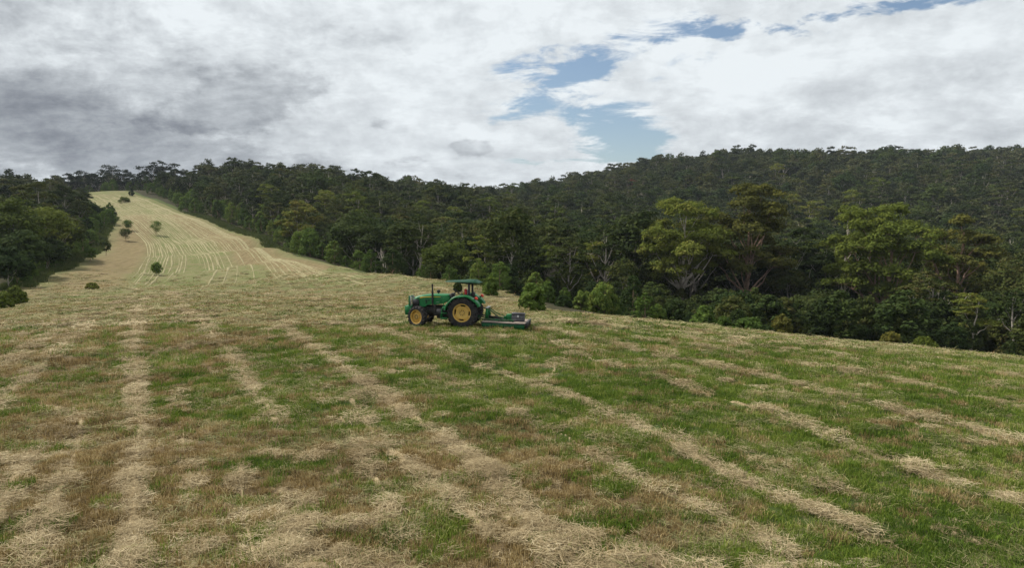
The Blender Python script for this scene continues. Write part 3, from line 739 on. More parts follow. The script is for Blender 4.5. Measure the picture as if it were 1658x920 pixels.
def grow(seed, kind, H, W, nleaf=70, leaf=.3, fork=.35, trunk_r=None, limbs=True, sides=5, nlobe=None):
    """returns trunk (V,F) and crown (V,F,tint) of a tree of height H and crown width W"""
    rng = np.random.default_rng(seed)
    C, Rd, lob = [], [], []
    if kind == 'gum':
        nl = nlobe or 11
        for i in range(nl):
            for _ in range(40):
                zt = fork + (1 - fork) * (rng.uniform(0, 1) ** .8)
                rmax = W / 2 * (1 - .72 * max(0, (zt - .60) / .40) ** 1.5) * (.72 + .28 * min(1, (zt - fork) / .2)) * .82
                a = rng.uniform(0, 2 * PI); rr_ = rmax * math.sqrt(rng.uniform(.05, 1))
                c = np.array([math.cos(a) * rr_, math.sin(a) * rr_, zt * H * .95])
                if all(np.linalg.norm((c - l) * [1, 1, 1.3]) > W * (.23 if nl < 15 else .19) for l in lob): break
            if i == 0: c = np.array([rng.normal(0, W * .05), rng.normal(0, W * .05), H * .93])
            lob.append(c)
            Rl = W * rng.uniform(.15, .225) * (1 if nl < 15 else .85)
            m = int(rng.integers(9, 14))
            for j in range(m):
                d = rng.normal(0, 1, 3); d /= np.linalg.norm(d); d[2] = abs(d[2]) * .9 - .15
                C.append(c + d * Rl * np.array([1, 1, .62]) * rng.uniform(.55, 1)); Rd.append(W * rng.uniform(.050, .085))
        flat, upb = .62, .8
    elif kind == 'dense':
        m = 60
        for i in range(m):
            d = rng.normal(0, 1, 3); d /= np.linalg.norm(d)
            if d[2] < -.35: d[2] *= -.6
            rr_ = rng.uniform(.62, .98)
            zc = .60; zs = .40
            wx = W / 2 * (1 - .25 * max(0, d[2]))
            C.append(np.array([d[0] * wx * rr_, d[1] * wx * rr_, H * (zc + zs * d[2] * rr_)])); Rd.append(W * rng.uniform(.10, .17))
        for i in range(12): C.append(np.array([rng.normal(0, W * .2), rng.normal(0, W * .2), H * rng.uniform(.28, .6)])); Rd.append(W * .15)
        C = np.array(C); k = np.argsort(rng.uniform(0, 1, len(C)))[:8]; lob = [C[i] for i in k if C[i][2] > H * .4]; C = list(C)
        flat, upb = .7, .8
    elif kind == 'young':     # dense from the ground up, pointed or rounded
        m = 52; pw = rng.uniform(.55, .9)
        for i in range(m):
            zt = rng.uniform(.06, 1) ** .9
            rmax = W / 2 * min(1, (zt + .12) / .35) * (1 - max(0, (zt - .3) / .7) ** 1.6) ** pw * .85 + .02 * W
            a = rng.uniform(0, 2 * PI); rr_ = rmax * rng.uniform(.6, 1)
            C.append(np.array([math.cos(a) * rr_, math.sin(a) * rr_, zt * H * .93])); Rd.append(W * rng.uniform(.10, .16) * (1 - .35 * zt))
        lob = [np.array(C[i]) for i in range(0, 12, 2)]
        flat, upb = .95, .6
    elif kind == 'round':     # low broad bush
        m = 46
        for i in range(m):
            d = rng.normal(0, 1, 3); d /= np.linalg.norm(d); d[2] = abs(d[2])
            C.append(np.array([d[0] * W * .40, d[1] * W * .40, H * (.12 + d[2] * .72) * rng.uniform(.8, 1.05)])); Rd.append(W * rng.uniform(.10, .15))
        lob = [np.array(C[i]) for i in range(0, 10, 2)]
        flat, upb = .8, .7
    elif kind == 'sapling':   # clear stem, small rounded uneven head
        m = 26
        for i in range(m):
            d = rng.normal(0, 1, 3); d /= np.linalg.norm(d)
            C.append(np.array([d[0] * W * .36, d[1] * W * .36, H * (.62 + .30 * d[2]) + rng.normal(0, H * .03)])); Rd.append(W * rng.uniform(.16, .24))
        lob = [np.array(C[i]) for i in range(0, 10, 2)]
        flat, upb = .9, .6
    C = np.array(C); Rd = np.array(Rd)
    cv, cf, ct = leafcloud(rng, C, Rd, nleaf, leaf, flat, upb, .5 if kind == 'gum' else 0)
    # ------- trunk and limbs
    tr = trunk_r or H * .017
    paths = []
    top = np.array([rng.normal(0, W * .05), rng.normal(0, W * .05), H * (.86 if kind != 'dense' else .7)])
    tk = curve((0, 0, -.4), top, 0, rng, 9, .02); tk[0] = (0, 0, -.4); tz = np.linspace(0, 1, 9)
    trad = tr * (1 - .80 * tz); trad[0] *= 1.35
    paths.append((tk, trad))
    limb_paths = []
    for l in lob:
        hd = math.hypot(l[0] - top[0] * .7, l[1] - top[1] * .7)
        zb = max(H * (.22 if kind == 'gum' else .12), min(l[2] - hd * rng.uniform(.9, 1.6) - H * .06, H * .72))
        i = np.interp(zb, tk[:, 2], np.arange(9)); b = np.array([np.interp(i, np.arange(9), tk[:, c]) for c in range(3)])
        r0 = tr * (1 - .8 * i / 8) * rng.uniform(.45, .62)
        p = curve(b, l, rng.uniform(.0, .14), rng, 7, .05); rr2 = r0 * np.linspace(1, .3, 7)
        paths.append((p, rr2)); limb_paths.append((p, rr2))
    if limbs and limb_paths:
        allp = np.concatenate([p[2:] for p, _ in limb_paths]); allr = np.concatenate([r_[2:] for _, r_ in limb_paths])
        for c in C[:: (1 if kind == 'gum' else 3)]:
            d = np.linalg.norm(allp - c, axis=1) + np.maximum(0, allp[:, 2] - c[2]) * 2
            i = int(np.argmin(d))
            if d[i] > H * .3: continue
            paths.append((curve(allp[i], c, .05, rng, 4, .06), allr[i] * np.linspace(.55, .18, 4)))
    tv, tf = tubes(paths, sides)
    return (tv, tf), (cv, cf, ct)

class Proto: pass
def proto(seed, kind, H, W, lm, bm, **kw):
    (tv, tf), (cv, cf, ct) = grow(seed, kind, H, W, **kw)
    p = Proto(); p.H, p.W = H, W
    p.trunk = mesh_np('trunk', tv, [tf], [bm], smooth=True)
    p.crown = mesh_np('crown', cv, [cf], [lm], attrs={'tint': ('FLOAT', 'FACE', ct)})
    return p
def combo(seed, kind, H, W, lm, bm, **kw):
    (tv, tf), (cv, cf, ct) = grow(seed, kind, H, W, **kw)
    p = Proto(); p.H, p.W = H, W
    p.mesh = mesh_np('far_tree', np.concatenate([tv, cv]), [tf, cf + len(tv)], [bm, lm], midx=np.concatenate([np.zeros(len(tf)), np.ones(len(cf))]),
                     attrs={'tint': ('FLOAT', 'FACE', np.concatenate([np.zeros(len(tf)), ct]))})
    return p
def plant_tree(name, p, x, y, H, W, label, cat, group=None, rz=None, z=None):
    e = empty(name, (x, y, (gz(x, y) if z is None else z) - .05), rz if rz is not None else random.uniform(0, 6.28))
    s = (W / p.W, W / p.W, H / p.H); e.scale = s
    tag(e, label, cat, group)
    add('trunk', p.trunk, e); add('crown', p.crown, e)
    return e
random.seed(11)

# prototypes: 'mid' for the near wood, 'low' for the far hills
MID = [proto(1000 + i, 'dense', 17, 11, L_wood, B_grey, nleaf=52, leaf=.42, limbs=True) for i in range(3)] + \
      [proto(1010 + i, 'gum', 20, 11, L_wood, B_pale if i % 2 else B_grey, nleaf=30, leaf=.36, fork=.52, trunk_r=.34) for i in range(4)] + \
      [proto(1020, 'dense', 15, 11, L_bluish, B_grey, nleaf=52, leaf=.42), proto(1021, 'gum', 20, 11, L_gum, B_pale, nleaf=26, leaf=.34, fork=.42)]
LOW = [combo(1100 + i, 'dense', 16, 10.5, L_far, B_grey, nleaf=20, leaf=.62, limbs=False, sides=4) for i in range(4)] + \
      [combo(1110 + i, 'gum', 18, 11, L_far, B_pale, nleaf=12, leaf=.55, fork=.5, limbs=True, sides=3) for i in range(4)] + \
      [combo(1120, 'dense', 15, 10, L_bluish, B_grey, nleaf=20, leaf=.62, limbs=False, sides=4)]
YOUNG = [proto(1200 + i, 'young', 5.5, 4.2, L_young, B_brown, nleaf=52, leaf=.20) for i in range(4)] + \
        [proto(1210 + i, 'round', 4, 4.6, L_young, B_brown, nleaf=55, leaf=.20) for i in range(2)] + [proto(1215, 'young', 5.5, 4.2, L_bluish, B_brown, nleaf=52, leaf=.20)]
SAP = [proto(1230 + i, 'sapling', 3.6, 3, L_bluish if i else L_young, B_brown, nleaf=60, leaf=.17) for i in range(3)]

def place_px(px, py_top, Y, base=None):
    """ground point and height of something whose top is seen at (px,py_top) and that stands Y metres out"""
    a, b = ray(px, py_top); x = a * Y; z0 = gz(x, Y)
    return x, Y, (CAMZ + b * Y) - z0
taken = []
def hero(name, seed, kind, px, top, Y, wpx, lm, bm, label, cat, **kw):
    x, y, H = place_px(px, top, Y); W = wpx / F * Y * 1.08
    p = proto(seed, kind, H, W, lm, bm, **kw)
    taken.append((x, y, W * .42))
    return plant_tree(name, p, x, y, H * 1.0, W, label, cat, rz=0.0)
gum = dict(nleaf=120, leaf=.30, fork=.36, sides=7)
hero('gum_tree', 2001, 'gum', 1107, 322, 112, 168, L_gum, B_pale, 'tall bright green gum with a pale forked trunk right of the tractor', 'tree', trunk_r=.42, nlobe=22, **gum)
hero('gum_tree', 2002, 'gum', 1212, 293, 116, 150, L_olive, B_brown, 'tallest gum in the valley with olive clumps and twin brown trunks', 'tree', trunk_r=.42, nlobe=22, **gum)
hero('gum_tree', 2003, 'gum', 1432, 326, 106, 175, L_gum, B_brown, 'broad full crowned green gum standing tallest on the right side', 'tree', trunk_r=.40, nlobe=30, **gum)
hero('gum_tree', 2004, 'gum', 1552, 344, 110, 135, L_olive, B_brown, 'olive green gum with a reddish trunk right of the broadest gum', 'tree', trunk_r=.42, nlobe=19, **gum)
hero('gum_tree', 2005, 'gum', 1375, 325, 118, 75, L_gum, B_pale, 'narrow gum showing bare limbs left of the broadest gum', 'tree', trunk_r=.3, nlobe=8, **gum)
hero('gum_tree', 2006, 'gum', 1290, 372, 122, 110, L_wood, B_grey, 'dull green gum between the tallest gum and the broadest gum', 'tree', trunk_r=.3, nlobe=11, **gum)
hero('gum_tree', 2007, 'gum', 968, 395, 122, 120, L_gum, B_pale, 'pale trunked open gum left of the bright green gum', 'tree', trunk_r=.3, nlobe=11, **gum)
hero('broad_tree', 2008, 'dense', 582, 342, 140, 92, L_bluish, B_grey, 'large rounded deep green tree behind the brow left of the tractor', 'tree', nleaf=110, leaf=.32)
hero('gum_tree', 2009, 'gum', 652, 365, 135, 85, L_bluish, B_pale, 'blue green gum with a grey trunk right of the large rounded tree', 'tree', nlobe=10, **gum)
hero('broad_tree', 2010, 'dense', 722, 392, 108, 80, L_gum, B_pale, 'low yellow green spreading tree behind the tractor exhaust', 'tree', nleaf=90, leaf=.28)
hero('gum_tree', 2011, 'gum', 800, 362, 132, 95, L_gum, B_pale, 'gum with a bright pale trunk above the tractor canopy', 'tree', nlobe=10, trunk_r=.4, **gum)
hero('gum_tree', 2012, 'gum', 870, 368, 138, 90, L_wood, B_pale, 'dark gum above the round bush behind the mower', 'tree', nlobe=11, **gum)
hero('broad_tree', 2013, 'dense', 1640, 425, 98, 120, L_wood, B_grey, 'dark spreading tree cut by the right edge of the picture', 'tree', nleaf=100, leaf=.3)
hero('gum_tree', 2014, 'gum', 482, 328, 175, 75, L_gum, B_grey, 'tall yellowish gum rising above the saplings on the wood edge', 'tree', nlobe=10, **gum)
hero('gum_tree', 2015, 'gum', 545, 365, 150, 60, L_wood, B_grey, 'narrow dark gum left of the large rounded deep green tree', 'tree', nlobe=8, **gum)
hero('broad_tree', 2016, 'dense', 925, 430, 112, 70, L_bluish, B_grey, 'dark rounded tree below the open pale trunked gum', 'tree', nleaf=90, leaf=.28)
hero('broad_tree', 2017, 'dense', 1060, 420, 125, 90, L_wood, B_grey, 'shadowed tree low behind the bright green gum', 'tree', nleaf=90, leaf=.3)
hero('broad_tree', 2018, 'dense', 1330, 470, 95, 95, L_wood, B_grey, 'low dark tree filling the gap left of the broadest gum', 'tree', nleaf=90, leaf=.3)
hero('broad_tree', 2019, 'dense', 1495, 470, 97, 100, L_bluish, B_grey, 'low dark green tree between the broadest gum and the olive gum', 'tree', nleaf=90, leaf=.3)
# open crowned gums on the hill top
for k, (px, top, Y, wpx, lab) in enumerate([(178, 268, 372, 48, 'open gum on the crest left of the gap in the hilltop row'), (252, 262, 366, 46, 'tallest open gum on the crest of the mown hill'),
        (283, 266, 362, 38, 'open gum on the crest where the right wood begins'), (222, 285, 374, 40, 'low gum in the dip of the hilltop row'),
        (140, 279, 372, 42, 'open gum over the upper left end of the mown hill'), (112, 282, 366, 36, 'gum on the crest above the left wood'),
        (202, 277, 378, 36, 'slender gum in the middle of the hilltop row'), (160, 283, 380, 34, 'small gum behind the hilltop row'), (92, 285, 360, 34, 'dark topped gum above the left wood'),
        (268, 272, 372, 34, 'second gum left of the right wood on the crest'), (235, 279, 368, 34, 'gum beside the tallest one on the crest'), (122, 289, 378, 36, 'short gum behind the crest of the left wood')]):
    hero('gum_tree', 2100 + k, 'gum', px, top, Y, wpx * 1.25, L_dark, B_grey, lab, 'tree', nleaf=34, leaf=.42, fork=.34, sides=5, nlobe=9, trunk_r=.3)
# rounded and tall trees of the left wood
for k, (px, top, Y, wpx, lm, kd, lab) in enumerate([(55, 292, 150, 80, L_wood, 'gum', 'highest dark gum of the left wood'), (22, 318, 118, 90, L_gum, 'dense', 'large yellow green crown at the left edge of the picture'),
        (70, 330, 128, 80, L_gum, 'dense', 'yellow green crown in the middle of the left wood'), (100, 300, 190, 60, L_wood, 'gum', 'dark gum with bare limbs behind the left wood'),
        (15, 300, 180, 60, L_dark, 'gum', 'dark gum rising behind the left edge crown'), (35, 375, 105, 75, L_bluish, 'dense', 'deep green crown low at the left of the wood'),
        (105, 352, 140, 62, L_wood, 'dense', 'olive crown on the right flank of the left wood'), (138, 328, 215, 46, L_bluish, 'dense', 'deep green tree high on the edge of the left wood'),
        (10, 400, 92, 60, L_bluish, 'dense', 'shadowed tree above the big bush at the left edge'), (75, 385, 118, 56, L_wood, 'dense', 'dark tree halfway down the left wood')]):
    hero('broad_tree' if kd == 'dense' else 'gum_tree', 2200 + k, kd, px, top, Y, wpx, lm, B_grey, lab, 'tree', nleaf=80 if kd == 'dense' else 55, leaf=.32)
# rusty dying tree on the far hill
hero('dying_tree', 2300, 'dense', 1024, 288, 420, 22, L_red, B_grey, 'rust red dying tree on the far wooded hill', 'tree', nleaf=30, leaf=.5)
# dead leaning limbs
def dead_tree(px, top, Y, label, seed, lean):
    x, y, H = place_px(px, top, Y); rng = np.random.default_rng(seed)
    tip = np.array([lean, rng.normal(0, .5), H]); tk = curve((0, 0, -.4), tip, .08, rng, 8, .04)
    paths = [(tk, np.linspace(.15, .04, 8) * (1 if Y < 100 else .6))]
    for i in range(9):
        b = tk[rng.integers(3, 8)]; d = np.array([lean * rng.uniform(.1, .8), rng.normal(0, 1.2), rng.uniform(.8, 3.0)])
        p = curve(b, b + d, .1, rng, 5, .08); paths.append((p, np.linspace(.08, .02, 5)))
        paths.append((curve(p[3], p[3] + d * .4 + rng.normal(0, .5, 3), 0, rng, 4, .1), np.linspace(.04, .012, 4)))
    v, f_ = tubes(paths, 6); o = add('dead_tree', mesh_np('dead_tree', v, [f_], [B_pale], smooth=True), None, (x, y, gz(x, y)))
    tag(o, label, 'tree')
dead_tree(1470, 512, 90, 'bare grey limbs leaning out of the dark wood on the right', 7, 5.0)
dead_tree(628, 418, 118, 'thin dead white trunk behind the brow left of the tractor', 8, -.8)
dead_tree(830, 418, 118, 'forked dead limb below the gums above the mower', 9, 1.5)

# saplings standing alone on the mown slope
def solo(name, seed, kind, px, top, base, wpx, lm, label, cat='tree', nleaf=60, leaf=.17):
    h_ = hit(px, base); x, y = h_; H = (base - top) / F * y * 1.03; W = wpx / F * y
    p = proto(seed, kind, H, W, lm, B_brown, nleaf=nleaf, leaf=leaf)
    plant_tree(name, p, x, y, H, W, label, cat, rz=0.0)
solo('young_tree', 2401, 'sapling', 253, 358, 381, 19, L_young, 'dark rounded young tree alone high on the mown slope')
solo('young_tree', 2402, 'sapling', 208, 357, 373, 15, L_young, 'upper of two young trees near the left wood')
solo('young_tree', 2403, 'sapling', 204, 370, 390, 18, L_bluish, 'lower of two young trees near the left wood')
solo('young_tree', 2404, 'sapling', 254, 427, 446, 18, L_young, 'small dark sapling alone at the foot of the mown slope')
solo('young_tree', 2405, 'sapling', 172, 386, 414, 16, L_bluish, 'taller sapling with a clear stem by the left wood')
solo('young_tree', 2406, 'sapling', 146, 402, 424, 21, L_young, 'bright green sapling at the margin of the left wood')
solo('young_tree', 2407, 'young', 182, 335, 352, 16, L_dark, 'dark young tree at the top corner of the left wood')
solo('young_tree', 2408, 'young', 170, 335, 352, 13, L_bluish, 'pointed young tree beside the top corner of the left wood')
solo('bush', 2409, 'round', 149, 457, 468, 20, L_gum, 'low grey green bush in the dip of the field', 'bush', 40, .16)
solo('bush', 2410, 'round', 201, 319, 327, 18, L_gum, 'low scrubby bush near the crest of the mown hill', 'bush', 40, .25)
solo('young_tree', 2411, 'young', 213, 305, 317, 9, L_bluish, 'small tree just under the hilltop row', 'tree', 40, .25)
solo('bush', 2412, 'round', 22, 460, 492, 38, L_gum, 'big rounded yellow green bush at the left edge of the picture', 'bush', 90, .2)
solo('bush', 2413, 'round', 8, 474, 500, 24, L_gum, 'smaller pale bush against the big one at the left edge', 'bush', 60, .2)
solo('bush', 2414, 'round', 862, 455, 505, 44, L_young, 'big leafy bush on the brow behind the mower', 'bush', 130, .17)
solo('young_tree', 2415, 'young', 795, 447, 478.5, 29, L_young, 'bright green conical tree just right of the tractor canopy', 'tree', 80, .2)
solo('bush', 2416, 'round', 741, 455, 472, 13, L_bluish, 'small dark bush seen under the front of the canopy', 'bush', 60, .2)
for px, top, Y, wpx, lm, kd, lab in [(732, 434, 95, 30, L_young, 'young', 'rounded bright green young tree left of the canopy'), (768, 436, 92, 22, L_young, 'young', 'green tip of a young tree over the canopy'),
        (835, 447, 84, 28, L_bluish, 'young', 'deep green young tree between the canopy and the big bush'), (886, 455, 80, 30, L_young, 'young', 'bright green tree right behind the big bush'),
        (912, 476, 66, 26, L_bluish, 'round', 'small dark bush right of the big leafy one'), (940, 470, 74, 28, L_young, 'young', 'pointed young tree second right of the big bush'),
        (985, 474, 68, 58, L_young, 'round', 'wide bright green bush on the brow right of the mower'), (1030, 484, 72, 40, L_bluish, 'round', 'dark bush between the wide bright bush and the pale forked gum'),
        (1088, 488, 66, 44, L_bluish, 'young', 'deep green shrub left of the pale forked trunk'), (1064, 492, 64, 30, L_young, 'young', 'narrow shrub left of the deep green one by the pale trunk'),
        (1140, 493, 62, 40, L_young, 'young', 'light green conical shrub below the tallest gum'), (1172, 510, 58, 26, L_young, 'round', 'low light green shrub under the tallest gum'),
        (1213, 511, 56, 42, L_young, 'round', 'broad green shrub in front of the twin brown trunks'), (1266, 508, 57, 34, L_olive, 'young', 'orange tipped shrub standing on the brow'),
        (1443, 536, 52, 28, L_olive, 'round', 'small yellowish shrub under the broadest gum'), (1498, 545, 50, 34, L_gum, 'round', 'low grey green shrub beneath the bare leaning limbs'),
        (1240, 528, 54, 26, L_bluish, 'round', 'small dark shrub left of the orange tipped one'), (1195, 498, 66, 30, L_bluish, 'young', 'dark shrub behind the broad green one')]:
    hero('bush' if kd == 'round' else 'young_tree', 2500 + px, kd, px, top, Y, wpx, lm, B_brown, lab, 'bush' if kd == 'round' else 'tree', nleaf=85, leaf=.19)
    taken.pop()

autolab = []
# ------- young growth along the edges of the wood
rng = np.random.default_rng(77)
def edge_pts(edge, step, off0, off1, rows):
    p = resample([P(*a)[:2] for a in edge], step); t_ = np.gradient(p, axis=0); t_ /= np.linalg.norm(t_, axis=1, keepdims=True)
    res = []
    for r_ in range(rows):
        o_ = rng.uniform(off0, off1, len(p)) + r_ * 5.5
        res.append(p + np.stack([-t_[:, 1], t_[:, 0]], 1) * o_[:, None] + rng.normal(0, step * .25, p.shape))
    return np.concatenate(res)
e1 = edge_pts(right_edge[2:10], 6.0, 4, 6, 2); e2 = edge_pts(left_edge[:6], 4.6, 1.8, 3.6, 3); e3 = edge_pts(right_edge[8:15], 5.5, 3, 6, 2)
e4 = edge_pts(right_edge[14:18], 4.2, 6, 10, 1)
e0 = np.concatenate([edge_pts(right_edge[0:3], 7.0, 7, 11, 2), np.stack([rng.uniform(-245, -160, 26), rng.uniform(352, 372, 26)], 1)])
groups = [(e0, 'dark crest shrubs', 'shrubs along the crest of the hill', 1.0), (e1, 'young thicket trees', 'saplings along the right side of the hill', 1.0),
          (e2, 'dark young thicket trees', 'saplings along the left wood', .8),
          (e3, 'half hidden young trees', 'saplings behind the brow', .68), (e4, 'bright brow shrubs', 'shrubs along the brow of the field', .62)]
for pts, lab, grp, sc_ in groups:
    for x, y in pts:
        if fdist(np.array([x]), np.array([y]))[0] > -1.2 or abs(x) > y * .82: continue
        H = rng.uniform(3.6, 7.2) * sc_ * (1.15 if y > 180 else 1); W = H * rng.uniform(.62, .9)
        p = YOUNG[int(rng.integers(0, len(YOUNG)))]
        autolab.append((plant_tree('young_tree', p, x, y, H, W, lab, 'tree', grp, rz=float(rng.uniform(0, 6.28))), lab, x, y, H * .6))

# ------- the wood itself: candidates on a loose grid
cand = []
def grid(y0, y1, sp_, seed):
    r = np.random.default_rng(seed)
    half = .86 * y1 + 20; xs = np.arange(-half, half, sp_); ys = np.arange(y0, y1, sp_ * .9)
    X, Y = np.meshgrid(xs, ys); X = X + r.uniform(-.42, .42, X.shape) * sp_; Y = Y + r.uniform(-.42, .42, Y.shape) * sp_
    X, Y = X.ravel(), Y.ravel(); k = np.abs(X) < .84 * Y + 18; X, Y = X[k], Y[k]
    d = fdist(X, Y)
    return X, Y, d, r
for y0, y1, sp_, seed in [(66, 150, 6.4, 301), (150, 260, 6.8, 302), (260, 480, 8.6, 303), (480, 680, 9.4, 304)]:
    X, Y, d, r = grid(y0, y1, sp_, seed)
    k = d < -np.where(Y < 110, np.where(X > 0, 24, 13), np.where(X < -60, 6.5, 9))
    # the left wood and the right wood come close to the hill at its upper end
    X, Y, d = X[k], Y[k], d[k]
    for x, y, dd in zip(X, Y, d):
        if any((x - a) ** 2 + (y - b) ** 2 < c * c for a, b, c in taken): continue
        if 338 < y < 420 and -235 < x < -165: continue
        ppx = 829 + x / y * F
        if y < 116 and 1040 < ppx < 1480: continue
        H = r.uniform(13, 20) * (1 if y > 200 else .95)
        H *= .72 + .28 * min(1, (-dd - 12) / 22)
        if y < 112 and x > 12: H *= .52
        elif y < 110 and x > 0: H *= .7
        if y > 230: H *= r.uniform(.8, 1.2)
        if x < -60 and 829 + x / y * F < 180 and y > 150: H *= .8
        if x < 10 and y > 300 and x > -235: H *= .9
        cand.append((x, y, H, H * r.uniform(.56, .74)))
cand = np.array(cand); cz = ground(cand[:, 0], cand[:, 1])
dist = np.hypot(cand[:, 0], cand[:, 1]); order = np.argsort(dist)
# how much of each tree shows above the nearer ground and crowns
NB = 900; a0, a1 = -R(46), R(46); Yt = np.linspace(10, 700, 230); az = np.linspace(a0, a1, NB)
TT, YT = np.meshgrid(az, Yt, indexing='ij'); tz_ = (ground((np.sin(TT) * YT).ravel(), (np.cos(TT) * YT).ravel()).reshape(TT.shape) - CAMZ) / YT
tz_ = np.maximum.accumulate(tz_, axis=1); sky_ = np.full(NB, -9.0); score = np.zeros(len(cand))
for i in order:
    x, y, H, W = cand[i]; d = dist[i]; a = math.atan2(x, y); hw = W / 2 / d
    b0, b1 = int((a - hw - a0) / (a1 - a0) * NB), int((a + hw - a0) / (a1 - a0) * NB) + 1
    b0, b1 = max(0, b0), min(NB, b1)
    if b1 <= b0: continue
    yi = min(229, int((d - 10) / 3.013)); top = (cz[i] + H - CAMZ) / d
    prof = top - (np.abs(az[b0:b1] - a) / hw) ** 2 * H * .22 / d
    vis = np.maximum(0, prof - np.maximum(sky_[b0:b1], tz_[b0:b1, yi]))
    score[i] = np.minimum(vis, H / d).sum() * (a1 - a0) / NB * (1 if abs(x) < y * .76 else .0)
    sky_[b0:b1] = np.maximum(sky_[b0:b1], prof - H * .10 / d)
best = set(np.argsort(-score)[:300].tolist())
stuff_mid, stuff_low = [], []
def zone(x, y):
    px = 829 + x / y * F
    if px < 230 and x < -40: return 'in the wood left of the mown hill', 'trees of the left wood'
    if px < 560: return 'on the wooded slope right of the mown hill', 'trees on the slope right of the mown hill'
    if px < 900: return 'in the wood behind the tractor', 'trees in the wood behind the tractor'
    if px < 1280: return 'in the valley wood around the tall gums', 'trees in the valley wood'
    return 'in the dark wood on the far right', 'trees in the right hand wood'
cnt = {}
for i in order:
    x, y, H, W = cand[i]
    r = random.random()
    if i in best:
        left = x < -40 and 829 + x / y * F < 230
        j = random.choice([0, 1, 2, 7, 0, 1, 2, 3] if left else [0, 1, 2, 3, 4, 5, 6, 7, 8, 3, 4])
        zl, zg = zone(x, y)
        kd = 'dense dark trees' if j < 3 else 'deep green trees' if j == 7 else 'bright open gums' if j == 8 else 'dull open gums'
        size = 'tall' if H > 15.5 else 'lower'
        o_ = plant_tree('gum_tree' if j in (3, 4, 5, 6, 8) else 'broad_tree', MID[j], x, y, H, W, 'tree', 'tree', zg)
        autolab.append((o_, size + ' ' + kd, x, y, H * .75))
        cnt[zg] = cnt.get(zg, 0) + 1
    elif y < 230: stuff_mid.append((x, y, H, W, cz[i]))
    else: stuff_low.append((x, y, H, W, cz[i]))
LM = [(20, 350, 'the left edge yellow crown'), (60, 300, 'the highest left wood gum'), (138, 345, 'the deep green left wood tree'), (185, 345, 'the left wood top corner'),
      (252, 285, 'the tallest hilltop gum'), (330, 290, 'the upper right wood corner'), (400, 340, 'the hillside thicket'), (484, 360, 'the tall yellowish gum'), (545, 395, 'the narrow dark gum'), (582, 380, 'the large rounded tree'),
      (652, 400, 'the blue green gum'), (722, 415, 'the low spreading tree'), (800, 405, 'the pale trunked gum'), (870, 405, 'the dark gum'), (925, 450, 'the dark rounded tree'), (968, 430, 'the open gum'),
      (1107, 400, 'the bright forked gum'), (1212, 390, 'the tallest olive gum'), (1290, 420, 'the dull green gum'), (1375, 400, 'the narrow bare limbed gum'), (1432, 420, 'the broadest gum'), (1552, 420, 'the red trunked gum'),
      (1640, 460, 'the right edge tree')]
buckets = {}
for o_, kd, x, y, h in autolab:
    z = gz(x, y) + h; px = 829 + x / y * F; py = 375 - (z - CAMZ) / y * F
    q_ = min(LM, key=lambda l: (l[0] - px) ** 2 + ((l[1] - py) * 1.2) ** 2)
    dx_, dy_ = px - q_[0], py - q_[1]
    rel = ('above' if dy_ < 0 else 'below') if abs(dx_) < abs(dy_) * .8 + 8 else ('left of' if dx_ < 0 else 'right of')
    far_ = 'well ' if max(abs(dx_), abs(dy_)) > 75 else ''
    buckets.setdefault((kd, far_ + rel, q_[2]), []).append((px, o_))
for (kd, rel, lm_), l in buckets.items():
    l.sort(key=lambda a: a[0])
    for k, (px, o_) in enumerate(l):
        if len(l) == 1: o_['label'] = '%s %s %s' % (kd.replace('trees', 'tree').replace('gums', 'gum'), rel, lm_)
        else: o_['label'] = '%s of %s %s %s' % ('leftmost' if k == 0 else 'rightmost' if k == len(l) - 1 else ORD[min(k, 39)], kd, rel, lm_)
print('trees', len(cand), 'mid', len(stuff_mid), 'low', len(stuff_low), cnt)
MIDC = []
for p in MID:
    nv = len(p.trunk.vertices)
    tv = np.empty(nv * 3, np.float32); p.trunk.vertices.foreach_get('co', tv); cv = np.empty(len(p.crown.vertices) * 3, np.float32); p.crown.vertices.foreach_get('co', cv)
    tf = np.empty(len(p.trunk.loops), np.int32); p.trunk.loops.foreach_get('vertex_index', tf); cf = np.empty(len(p.crown.loops), np.int32); p.crown.loops.foreach_get('vertex_index', cf)
    tint = np.empty(len(p.crown.polygons), np.float32); p.crown.attributes['tint'].data.foreach_get('value', tint)
    tf, cf = tf.reshape(-1, 4), cf.reshape(-1, 4)
    MIDC.append(mesh_np('wood_tree', np.concatenate([tv, cv]).reshape(-1, 3), [tf, cf + nv], [p.trunk.materials[0], p.crown.materials[0]],
                midx=np.concatenate([np.zeros(len(tf)), np.ones(len(cf))]), attrs={'tint': ('FLOAT', 'FACE', np.concatenate([np.zeros(len(tf)), tint]))}))
def forest(name, rows, protos, label, Hs, Ws, seed):
    r = np.random.default_rng(seed); a = np.array(rows); idx = r.integers(0, len(protos), len(a))
    Hs, Ws = np.array(Hs)[idx], np.array(Ws)[idx]
    o = scatter(name, a[:, [0, 1, 4]], r.uniform(0, 6.28, len(a)), a[:, 3] / Ws, idx, lib(name + '_kinds', protos), label, 'forest', zs=a[:, 2] / Hs)
    return o
forest('wood', stuff_mid, MIDC, 'mass of dark trees filling in behind the nearer ones', [p.H for p in MID], [p.W for p in MID], 5)
forest('far_forest', stuff_low, [p.mesh for p in LOW], 'dark eucalypt forest covering the far hills', [p.H for p in LOW], [p.W for p in LOW], 6)

